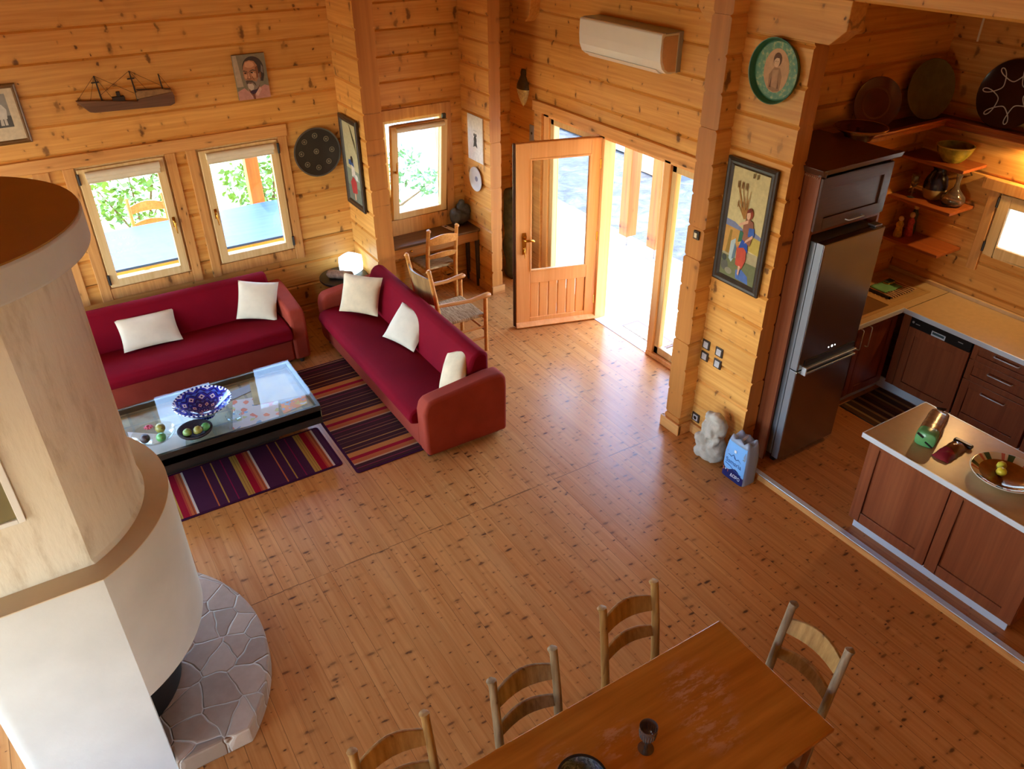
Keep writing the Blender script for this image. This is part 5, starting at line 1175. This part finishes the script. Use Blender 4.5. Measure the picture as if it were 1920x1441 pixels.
# island
il = thing('kitchen_island', 'kitchen island with two cherry panel doors and a beige metal-edged top', 'kitchen island', (4.83, 1.88, ZK)); q = lambda x, y, z: (x - 4.83, y - 1.88, z - ZK)
lb(MB(), 4.475, 5.18, 1.225, 2.52, .915, .95).build('countertop', simple('island_laminate', S(190, 162, 122), .28, var=.05, vscale=20), il)
mb = MB(); lb(mb, 4.466, 4.476, 1.22, 2.525, .912, .952); lb(mb, 5.178, 5.188, 1.22, 2.525, .912, .952); lb(mb, 4.466, 5.188, 2.519, 2.527, .912, .952); lb(mb, 4.466, 5.188, 1.217, 1.226, .912, .952); mb.build('edge_trim', mALU, il, bevel=.002)
lb(MB(), 4.575, 5.14, 1.25, 2.505, .15, .912).build('carcass', mCHERRY, il)
for y in (1.252, 1.882): shaker(il, 'door', lambda u, v, d: q(4.575 - d, y + u, .152 + v), .622, .755, mCHERRY, st=.085)
mb = MB(); lb(mb, 4.605, 4.62, 1.28, 2.48, ZK, .15); mb.build('plinth', mALU, il)
mb = MB(); lb(mb, 4.62, 5.10, 1.29, 1.31, ZK, .15); lb(mb, 4.62, 5.10, 2.45, 2.47, ZK, .15); lb(mb, 5.09, 5.10, 1.29, 2.47, ZK, .15); mb.build('plinth', mGREYP, il)
ZI = .952
br = thing('bread_loaf', 'sliced brown loaf in a clear bag with a green end on the island', 'bread', (4.86, 2.265, ZI), .34)
mLOAF = (lambda m: (m.set(m.ramp(m.noise(m.coords()[0], 26, 4), [(.35, S(110, 76, 50)), (.65, S(160, 122, 88))]), .22, 0, .6), m.mat)[2])(NT('bagged_loaf')) if False else simple('bagged_loaf', S(132, 96, 66), .22, var=.3, vscale=22, spec=.7, bump=.6, bscale=18)
mGRN = simple('bag_green', S(98, 168, 112), .25, var=.1, spec=.6, bump=.4, bscale=24)
def loafsec(x, k):
    pts = []
    for a in range(16):
        t = 2 * PI * a / 16; c, s_ = math.cos(t), math.sin(t)
        pts.append((x, math.copysign(abs(c) ** .6, c) * .068 * k, .058 + math.copysign(abs(s_) ** .6, s_) * .057 * k))
    return pts
def loft(xs):
    mb = MB(); vs = [p for x, k in xs for p in loafsec(x, k)]; n = 16
    mb.add(vs, [(i * n + j, i * n + (j + 1) % n, (i + 1) * n + (j + 1) % n, (i + 1) * n + j) for i in range(len(xs) - 1) for j in range(n)] + [tuple(range(n - 1, -1, -1)), tuple(range((len(xs) - 1) * n, len(xs) * n))]); return mb
loft([(-.13, 1.0), (-.05, 1.02), (.03, .99), (.10, 1.01), (.15, .95), (.172, .6)]).build('loaf', mLOAF, br, smooth=True)
loft([(-.205, .90), (-.2, .97), (-.17, 1.02), (-.13, 1.025), (-.115, 1.0)]).build('green_wrapper_end', mGRN, br, smooth=True)
mb = MB(); mb.tube([(.165, 0, .05), (.19, .0, .06), (.23, .01, .085)], [(.02, .012), (.008, .008), (.035, .004)], 8); mb.build('twisted_bag_end', mBLACKP, br, smooth=True)
mb = MB(); mb.obox((-.2055, .035, .085), (.004, .05, .016), Rx(.5)); mb.obox((-.2055, -.03, .03), (.004, .06, .012), Rx(.5)); mb.build('printed_marks', mBLACKP, br)
bs = thing('snack_packet', 'smaller brown and dark red packet lying beside the loaf on the island', 'packet', (4.77, 2.06, ZI), .05)
mb = MB(); mb.grid(lambda u, v: (-.06 + .19 * u, (v - .5) * .12 * (1 - .1 * math.sin(PI * u)), .002 + .055 * (math.sin(PI * min(1, max(0, u))) ** .5) * (math.sin(PI * v) ** .5) + .004 * math.sin(20 * u) * math.sin(13 * v)), 16, 12)
mb.grid(lambda u, v: (-.06 + .19 * u, (v - .5) * .12 * (1 - .1 * math.sin(PI * u)), .002), 16, 12); mb.build('packet_body', simple('packet_brown', S(116, 66, 34), .2, var=.3, vscale=16, spec=.7), bs, smooth=True)
mb = MB(); mb.grid(lambda u, v: (-.135 + .10 * u, (v - .5) * .115, .002 + .05 * (u ** .4) * (math.sin(PI * v) ** .5) + .003 * math.sin(9 * u + 8 * v)), 10, 12); mb.grid(lambda u, v: (-.135 + .10 * u, (v - .5) * .115, .002), 10, 12); mb.build('red_wrapper_end', simple('packet_red', S(126, 30, 50), .22, var=.15, spec=.7), bs, smooth=True)
MB().box(.125, .165, -.07, .06, .004, .03).build('crimped_end', mBLACKP, bs, bevel=.01)
pl = thing('fruit_plate', 'large white-rimmed painted dish with lemons on the island', 'dish', (4.80, 1.705, ZI))
m = NT('dish_glaze'); vec, xyz = m.coords(); an = m.math('ARCTAN2', xyz[1], xyz[0]); rad = m.math('SQRT', m.math('ADD', m.math('MULTIPLY', xyz[0], xyz[0]), m.math('MULTIPLY', xyz[1], xyz[1])))
bandc = m.ramp(m.math('FRACT', m.math('MULTIPLY', m.math('ADD', an, 3.2), 1.25)), [(0, S(216, 210, 186)), (.34, S(60, 92, 66)), (.6, S(216, 206, 184)), (.72, S(190, 110, 96)), (.86, S(216, 210, 186))], 'CONSTANT')
m.set(m.mix(m.math('GREATER_THAN', rad, .158), m.ramp(m.noise(vec, 9, 3), [(.35, S(112, 70, 22)), (.65, S(150, 96, 34))]), bandc), .12, 0, .6)
MB().lathe([(.12, .02), (.16, .032), (.205, .058), (.21, .062), (.2, .064), (.155, .040), (.10, .026), (0, .025)], n=48).build('well', m.mat, pl, smooth=True)
MB().lathe([(.07, 0), (.12, .008), (.165, .026), (.211, .055), (.215, .061), (.211, .064), (.204, .060), (.16, .03), (.11, .016), (0, .012)], n=48).build('rim', simple('white_glaze', S(226, 228, 222), .15, var=.02), pl, smooth=True)
mLEM = simple('lemon_skin', S(222, 206, 60), .35, var=.06, vscale=20, bump=.2, bscale=120); mLEM2 = simple('lemon_skin_green', S(206, 204, 70), .35, var=.06, vscale=20, bump=.2, bscale=120)
fruit('lemon', 'yellow lemon in the dish, the one farther from the near doors', (4.835, 1.76, ZI + .058), .030, mLEM2, 'fruit')
fruit('lemon', 'yellow lemon in the dish, the one nearer the near doors', (4.775, 1.725, ZI + .058), .030, mLEM, 'fruit')

# wall shelves and what stands on them
names = ['top wall shelf with the yellow bowl, left of the kitchen window', 'middle wall shelf with the glass carafe, left of the kitchen window', 'lowest wall shelf, empty at its end, above the sink corner']
for z, x, lb_ in ((2.14, 6.715, names[0]), (1.77, 6.70, names[1]), (1.378, 6.70, names[2])):
    r = thing('wall_shelf', lb_, 'shelf', (XK, 3.88, z), 0, 'corner wall shelves'); MB().box(x - XK, -.002, 3.58 - 3.88, 4.19 - 3.88, -.028, 0).build('board', mSHELF, r, bevel=.004)
    mb = MB()
    for y in (3.68, 4.05): mb.tube([(-.004, y - 3.88, -.12), (-.10, y - 3.88, -.032)], .006, 6)
    mb.build('bracket', mDARKW, r)
bw = thing('ceramic_bowl', 'yellow-green glazed ceramic bowl on the top wall shelf', 'bowl', (6.885, 3.80, 2.141))
m = NT('olive_glaze'); vec, _ = m.coords(); m.set(m.ramp(m.noise(vec, 14, 4), [(.35, S(120, 122, 40)), (.65, S(186, 174, 70))]), .15)
MB().lathe([(.07, 0), (.078, .006), (.10, .03), (.135, .08), (.15, .125), (.15, .14), (.142, .14), (.128, .085), (.09, .035), (0, .02)], n=40).build('body', m.mat, bw, smooth=True)
MB().lathe([(.140, .138), (.152, .134), (.153, .143), (.141, .145)], n=40, closed=True).build('rim', simple('olive_rim', S(206, 196, 100), .2), bw, smooth=True)
jg = thing('ceramic_jug', 'round jug, dark blue above and pale below, in the middle of the middle shelf', 'jug', (6.92, 3.90, 1.771))
MB().lathe([(.055, 0), (.075, .01), (.098, .075), (.10, .10)], n=28).build('pale_base', simple('jug_pale', S(170, 150, 112), .4), jg, smooth=True)
MB().lathe([(.10, .10), (.102, .14), (.085, .20), (.06, .235), (.05, .265), (.062, .29), (.056, .29), (.044, .262), (.05, .22), (0, .12)], n=28).build('dark_shoulder', simple('jug_navy', S(30, 30, 52), .12), jg, smooth=True)
MB().tube([(-.055, 0, .27), (-.11, 0, .26), (-.13, 0, .21), (-.09, 0, .16)], [.011, .012, .011, .009], 8).build('handle', bpy.data.materials['jug_navy'], jg, smooth=True)
mCAR = NT('carafe_glass'); mCAR.set(S(236, 238, 226), .03); mCAR.b.inputs['Transmission Weight'].default_value = .95; mCAR = mCAR.mat
cf = MB().lathe([(.05, 0), (.085, .012), (.102, .045), (.092, .085), (.05, .125), (.022, .165), (.018, .22), (.026, .275), (.022, .275), (.0145, .22), (.018, .165), (.045, .125), (.088, .083), (.097, .045), (.08, .016), (0, .008)], n=36).build('carafe', mCAR, None, smooth=True)
cf.location = (6.905, 3.70, 1.771); tag(cf, 'clear glass carafe with a long neck at the near end of the middle shelf', 'carafe')
for (x, y, h_), lb_ in zip(((6.80, 4.03, .20), (6.93, 4.11, .17)), ('taller clear stem glass at the fridge end of the middle shelf', 'shorter clear stem glass behind the jug on the middle shelf')):
    g = MB().lathe([(.034, 0), (.034, .003), (.006, .008), (.005, h_ * .45), (.02, h_ * .5), (.036, h_ * .7), (.033, h_), (.031, h_), (.033, h_ * .7), (.018, h_ * .53), (0, h_ * .51)], n=28).build('wine_glass', mCAR, None, smooth=True); g.location = (x, y, 1.771); tag(g, lb_, 'glass', 'stem glasses on the middle shelf')
for (x, y, h_, col, lb_) in ((6.80, 4.06, .20, (190, 150, 40), 'small yellow figurine on the lowest shelf nearest the fridge'), (6.90, 4.02, .23, (190, 70, 74), 'small red and white figurine on the lowest shelf'), (6.985, 4.05, .30, (70, 84, 60), 'tallest dark green figurine on the lowest shelf')):
    r = thing('figurine', lb_, 'figurine', (x, y, 1.379)); MB().lathe([(.035, 0), (.04, h_ * .1), (.028, h_ * .45), (.034, h_ * .62), (.014, h_ * .78)], n=16).build('robe', simple('robe_%d' % col[0] + str(col[1]), S(*col), .5, var=.4, vscale=40), r, smooth=True); MB().ball((0, 0, h_ * .87), (.024, .024, h_ * .13), 12).build('head', mSTAINC, r, smooth=True)
# plate ledge around the top of the kitchen
rl = thing('plate_rail', 'dark wooden plate shelf with a moulded edge around the kitchen corner', 'shelf', (6.3, 3.9, 2.44)); q = lambda x, y, z: (x - 6.3, y - 3.9, z - 2.44)
lbm = MB(); lb(lbm, 5.43, 7.05, 3.95, 4.19, 2.44, 2.465); lb(lbm, 6.87, 7.05, .5, 3.95, 2.44, 2.465); lbm.build('board', mWALNUT, rl)
prof = [(0, -.02), (-.025, -.005), (-.02, .02), (-.045, .045), (-.045, .06), (0, .06)]
mb = MB(); mb.prism(prof, lambda u, v, d: q(d, 3.955 + u, 2.43 + v), 5.45, 6.86); mb.prism(prof, lambda u, v, d: q(6.875 + u, d, 2.43 + v), .5, 3.955); mb.build('moulding', mSHELF, rl, bevel=.002)
mTC = simple('terracotta_dark', S(92, 44, 34), .18, var=.2, vscale=8); mOLV = simple('olive_plate', S(110, 100, 60), .25, var=.15, vscale=12); mCHOC = simple('chocolate_glaze', S(52, 28, 20), .15)
def stand(name, label, c, r, rz, mats, rings, tilt=.2):
    R = Rz(rz) @ Rx(PI / 2 - tilt); return plate_on(name, label, c, r, R, mats, rings, 'plate', .03)
p = stand('display_plate', 'dark red-brown glazed plate standing on the plate shelf nearest the fridge', (6.05, 4.10, 2.68), .205, -.45, [mTC], [(.11, .125, simple('glaze_ring', S(120, 74, 56), .15), 'ring')])
p = stand('display_plate', 'large olive plain plate standing in the corner of the plate shelf', (6.72, 4.085, 2.712), .245, -.25, [mOLV], [(.175, .18, simple('olive_line', S(136, 124, 80), .25), 'ring')])
dp = stand('display_plate', 'large dark plate with a white looped line standing at the right edge', (7.0, 3.53, 2.735), .27, -PI / 2, [mCHOC], [])
R = Rz(-PI / 2) @ Rx(PI / 2 - .2); pts = []
for k in range(281):
    t = 2 * PI * k / 280; n_ = 7; rr_ = .165 - .065 * math.cos(n_ * t); a = t + .26 * math.sin(n_ * t)
    pts.append(R @ Vector((rr_ * math.cos(a), rr_ * math.sin(a), .018 + .016 * max(0, (rr_ - .16) / .07))))
MB().tube(pts, .0042, 6, cap=False).build('looped_line', simple('chalk_white', S(206, 202, 196), .5), dp, smooth=True)
cd = thing('cake_stand', 'brown pottery dish with a yellow rim lying on top of the tall cabinet', 'dish', (5.64, 3.90, 2.492))
MB().lathe([(.09, 0), (.10, .008), (.12, .05), (.185, .085), (.205, .10), (.195, .106), (.12, .085), (.03, .08), (.028, .10), (0, .102)], n=40).build('body', mTC, cd, smooth=True)
MB().lathe([(.186, .088), (.207, .098), (.206, .108), (.188, .102)], n=40, closed=True).build('rim', simple('ochre_rim', S(176, 124, 50), .25), cd, smooth=True)
# lamp under the plate shelf near the kitchen window, and the thin rod above
kl = thing('shelf_lamp', 'small spot lamp under the plate shelf above the kitchen window', 'lamp', (6.96, 3.05, 2.412))
MB().lathe([(.035, 0), (.04, .02), (.03, .026)], n=20).build('housing', mALU, kl, smooth=True)
MB().lathe([(.026, -.004), (.026, 0)], n=20).build('bulb', emit('warm_bulb', S(255, 196, 110), 30), kl)
rd = thing('ceiling_rod', 'thin pale rod hanging down from the kitchen ceiling', 'rod', (6.3, 3.55, 3.66)); MB().tube([(0, 0, 0), (0, 0, -.46)], .008, 8).build('rod', mCREAM, rd); MB().lathe([(.03, -.02), (.03, 0)], n=16).build('ceiling_rose', mCREAM, rd)

# ---------------------------------------------------------------- outside
m = NT('sunlit_paving'); vec, xyz = m.coords(); n1 = m.noise(vec, 1.3, 5, .6); n2 = m.noise(vec, 9, 5, .7)
m.set(m.mix(m.math('MULTIPLY', n1, .8), m.ramp(n2, [(.35, S(168, 156, 140)), (.65, S(214, 204, 190))]), S(196, 188, 174)), .9); m.bump(n2, .4, .03); mPAVE = m.mat
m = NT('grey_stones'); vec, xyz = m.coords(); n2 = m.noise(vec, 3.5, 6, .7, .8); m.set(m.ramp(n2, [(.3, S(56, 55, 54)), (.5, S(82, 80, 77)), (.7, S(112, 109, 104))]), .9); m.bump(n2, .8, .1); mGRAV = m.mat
m = NT('dry_grass'); vec, xyz = m.coords(); m.set(m.ramp(m.noise(vec, .9, 5, .65), [(.35, S(140, 156, 84)), (.5, S(190, 188, 132)), (.65, S(214, 206, 166))]), .95); mGRASS = m.mat
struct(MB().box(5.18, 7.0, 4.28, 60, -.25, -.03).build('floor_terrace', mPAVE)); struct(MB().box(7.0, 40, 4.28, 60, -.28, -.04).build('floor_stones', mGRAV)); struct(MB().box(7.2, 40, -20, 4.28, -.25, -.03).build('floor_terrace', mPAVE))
struct(MB().box(-40, 5.18, 8.26, 60, -.3, -.06).build('floor_garden', mGRASS))
mPOST = wood('post_pine', 'Z', 'X', S(186, 116, 50), S(150, 84, 34), kden=.3, kscale=(2.4, 5), kr=.1, tint=.05)
for (x, y), lb_ in zip(((6.72, 7.83), (6.75, 7.29)), ('left of the two square porch posts outside the open door', 'right of the two square porch posts outside the open door')):
    r = thing('porch_post', lb_, 'post', (x, y, -.03), 0, 'porch posts'); MB().box(-.085, .085, -.085, .085, .17, 2.75).build('shaft', mPOST, r, bevel=.006); MB().tube([(0, 0, .01), (0, 0, .18)], .016, 10).build('steel_foot', mGREYP, r); MB().box(-.08, .08, -.08, .08, 0, .012).build('base_plate', mGREYP, r)
dm = thing('doormat', 'beige and dark doormat outside the open door', 'doormat', (5.32, 5.72, -.03)); MB().box(-.12, .13, -.33, .33, 0, .012).build('border', simple('mat_border', S(96, 84, 84), .9), dm)
m = NT('mat_pattern'); vec, _ = m.coords(); m.set(m.ramp(m.noise(vec, 30, 4, .7), [(.42, S(120, 96, 70)), (.55, S(216, 190, 150))]), .9); MB().box(-.10, .10, -.30, .30, 0, .016).build('pile', m.mat, dm)
pb = thing('planter_box', 'beige-pink block of a planter beyond the porch posts', 'planter', (9.25, 10.25, -.03)); MB().box(-.25, .25, -.45, .45, 0, .55).build('block', simple('planter_pink', S(206, 164, 134), .8), pb, bevel=.02); MB().box(-.2, .2, -.4, .4, .55, .57).build('soil', mBARK, pb)
wl = thing('garden_slab', 'low pale blue-grey slab lying across the far end of the terrace', 'slab', (10.6, 13.6, -.03), .0); MB().box(-1.2, 1.2, -2.6, 2.6, .02, .20).build('slab', simple('pale_blue_slab', S(186, 200, 222), .5), wl, bevel=.02); MB().box(-1.22, 1.22, -2.62, 2.62, .20, .24).build('edge_strip', mALU, wl, bevel=.01); MB().box(-1.1, 1.1, -2.4, 2.4, 0, .02).build('underside', mDARKW, wl)
# garden table behind the left windows with a chair beyond
m = NT('blue_oilcloth'); vec, xyz = m.coords(); m.set(m.ramp(m.noise(m.comb(m.math('MULTIPLY', xyz[0], 1.), m.math('MULTIPLY', xyz[1], 9.), 0), 1.5, 3), [(.25, S(40, 66, 136)), (.75, S(58, 88, 156))]), .4, 0, .2)
gt = thing('garden_table', 'long garden table with a shiny pale blue top outside the left windows', 'table', (1.7, 9.45, -.06)); MB().box(-1.75, 1.15, -.62, .62, .77, .80).build('tabletop', m.mat, gt, bevel=.004)
mb = MB(); mb.box(-1.6, 1.0, -.5, -.46, .69, .77); mb.box(-1.6, 1.0, .46, .5, .69, .77); mb.build('apron', mDOOR, gt)
for x in (-1.55, .95):
    for y in (-.5, .5): MB().box(x - .04, x + .04, y - .04, y + .04, 0, .77).build('leg', mDOOR, gt)
chair('garden_chair', 'wooden chair at the far side of the blue garden table', (1.17, 10.25, -.06), PI, mARMCH, None, H=1.0, w0=.46)
for (x, y, w), lb_ in zip(((.30, 10.9, .24), (2.62, 10.9, .17)), ('thick porch post seen at the left of the left window', 'porch post seen through the window nearest the corner')):
    r = thing('garden_post', lb_, 'post', (x, y, -.06)); MB().box(-w / 2, w / 2, -w / 2, w / 2, .02, 2.75).build('shaft', mPOST, r, bevel=.006); MB().box(-w / 2 - .02, w / 2 + .02, -w / 2 - .02, w / 2 + .02, 0, .05).build('base_plate', mGREYP, r)
struct(MB().box(-6, 5.4, 8.24, 9.5, 2.69, 2.78).build('ceiling_porch', mCEIL))
def shrub(name, label, loc, blobs, n, ls, mat, seed, stem=True):
    rnd = random.Random(seed); r = thing(name, label, 'shrub', loc); mb = MB()
    for _ in range(n):
        c, rd_ = rnd.choice(blobs); v = Vector((rnd.gauss(0, 1), rnd.gauss(0, 1), rnd.gauss(0, 1))).normalized() * rnd.uniform(.5, 1.) ** .5
        p = Vector(c) + Vector((v.x * rd_[0], v.y * rd_[1], v.z * rd_[2]))
        if p.z < .02: p.z = .02 + rnd.random() * .1
        a = Vector((rnd.gauss(0, 1), rnd.gauss(0, 1), rnd.gauss(0, .7))).normalized(); b = a.orthogonal().normalized(); b = (b * math.cos(rnd.random() * 6) + a.cross(b) * math.sin(rnd.random() * 6)).normalized(); s_ = ls * rnd.uniform(.6, 1.3)
        mb.add([p, p + a * s_ * .5 + b * s_ * .26, p + a * s_ * 1.1, p + a * s_ * .5 - b * s_ * .26], [(0, 1, 2, 3)])
    mb.build('foliage', mat, r, merge=False)
    mb = MB()
    for c, rd_ in blobs: mb.tube([(c[0] * .2, c[1] * .2, 0), (c[0] * .6, c[1] * .6, c[2] * .5), tuple(c)], [.02, .014, .005], 6)
    mb.build('stem', mBARK, r); return r
shrub('shrub', 'leafy green bush behind the blue table, seen in the left window', (1.2, 12.0, -.06), [((0, 0, .9), (.6, .5, .75)), ((.45, .1, 1.3), (.5, .5, .6)), ((-.45, 0, .75), (.4, .4, .5)), ((.3, 0, .4), (.6, .5, .4))], 1300, .11, mLEAF, 1)
shrub('shrub', 'leafy green bush seen in the window nearest the corner', (3.1, 12.1, -.06), [((-.15, 0, .9), (.65, .5, .85)), ((.3, .1, 1.5), (.6, .5, .6)), ((-.3, 0, 1.6), (.5, .5, .5)), ((.1, 0, .35), (.8, .5, .4))], 1900, .11, mLEAF, 2)
shrub('shrub', 'blue-green bush outside the tilted alcove window', (4.65, 11.0, -.06), [((-.2, 0, .35), (.4, .4, .4)), ((.25, .1, .6), (.3, .3, .3)), ((.8, .2, .2), (.3, .3, .2))], 620, .09, mLEAF2, 3)
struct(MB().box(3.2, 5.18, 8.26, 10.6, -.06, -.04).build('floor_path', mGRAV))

# ---------------------------------------------------------------- light
W = bpy.data.worlds.new('sky'); SC.world = W; W.use_nodes = True; nt = W.node_tree
sky = nt.nodes.new('ShaderNodeTexSky'); sky.sky_type = 'NISHITA'; sky.sun_disc = False
el = math.radians(60); sky.sun_elevation = el; sky.sun_rotation = 0; sky.altitude = 100; sky.dust_density = .4; sky.ozone_density = 3.
nt.links.new(sky.outputs[0], nt.nodes['Background'].inputs[0]); nt.nodes['Background'].inputs[1].default_value = SKY
su = bpy.data.lights.new('sun', 'SUN'); su.energy = SUN; su.angle = .01; su.color = (1., .95, .88)
so = bpy.data.objects.new('sun', su); COL.objects.link(so); so.rotation_euler = Vector((.05, .52, .86)).to_track_quat('Z', 'Y').to_euler()
def lamp(name, kind, loc, e, col, **kw):
    l = bpy.data.lights.new(name, kind); l.energy = e; l.color = col
    for k, v in kw.items(): setattr(l, k, v)
    o = bpy.data.objects.new(name, l); COL.objects.link(o); o.location = loc; return o
lamp('shelf_lamp_light', 'SPOT', (6.955, 3.05, 2.392), KL, (1., .62, .24), spot_size=math.radians(164), spot_blend=.25, shadow_soft_size=.03)
def portal(loc, rot, sx, sy):
    o = lamp('portal', 'AREA', loc, 1, (1, 1, 1), shape='RECTANGLE', size=sx, size_y=sy); o.rotation_euler = rot; o.data.cycles.is_portal = True
portal((-2.45, -4.1, 1.4), (-PI / 2, 0, 0), 3.7, 2.2)
portal((-4.6, 5.95, 1.4), (0, -PI / 2, 0), 2.2, 3.5)
portal((-4.6, 1.4, 1.4), (0, -PI / 2, 0), 2.0, 2.4)
portal((-2.85, 8.2, 1.4), (PI / 2, 0, 0), 2.7, 2.2)
portal((5.12, 6.1, 1.05), (0, PI / 2, 0), 2.1, 2.6)

# ---------------------------------------------------------------- camera
cam = bpy.data.cameras.new('camera'); co = bpy.data.objects.new('camera', cam); COL.objects.link(co); SC.camera = co
cam.sensor_fit = 'HORIZONTAL'; cam.sensor_width = 36; cam.lens = CAMF * 36 / 1920; cam.clip_start = .05; cam.clip_end = 300
r0, r1, r2 = [Vector(v) for v in CAMR]
co.matrix_world = Matrix(((r0.x, -r1.x, -r2.x, 0), (r0.y, -r1.y, -r2.y, 0), (r0.z, -r1.z, -r2.z, 4.25), (0, 0, 0, 1)))
vs_ = SC.view_settings; vs_.view_transform = 'Standard'; vs_.look = 'None'; vs_.gamma = 1; vs_.use_curve_mapping = False; vs_.exposure = EXPO
SC.cycles.use_denoising = True; SC.cycles.max_bounces = 9; SC.cycles.diffuse_bounces = 4; SC.cycles.glossy_bounces = 3; SC.cycles.transparent_max_bounces = 10; SC.cycles.transmission_bounces = 6
SC.cycles.sample_clamp_indirect = 8.0; SC.cycles.caustics_reflective = False; SC.cycles.caustics_refractive = False
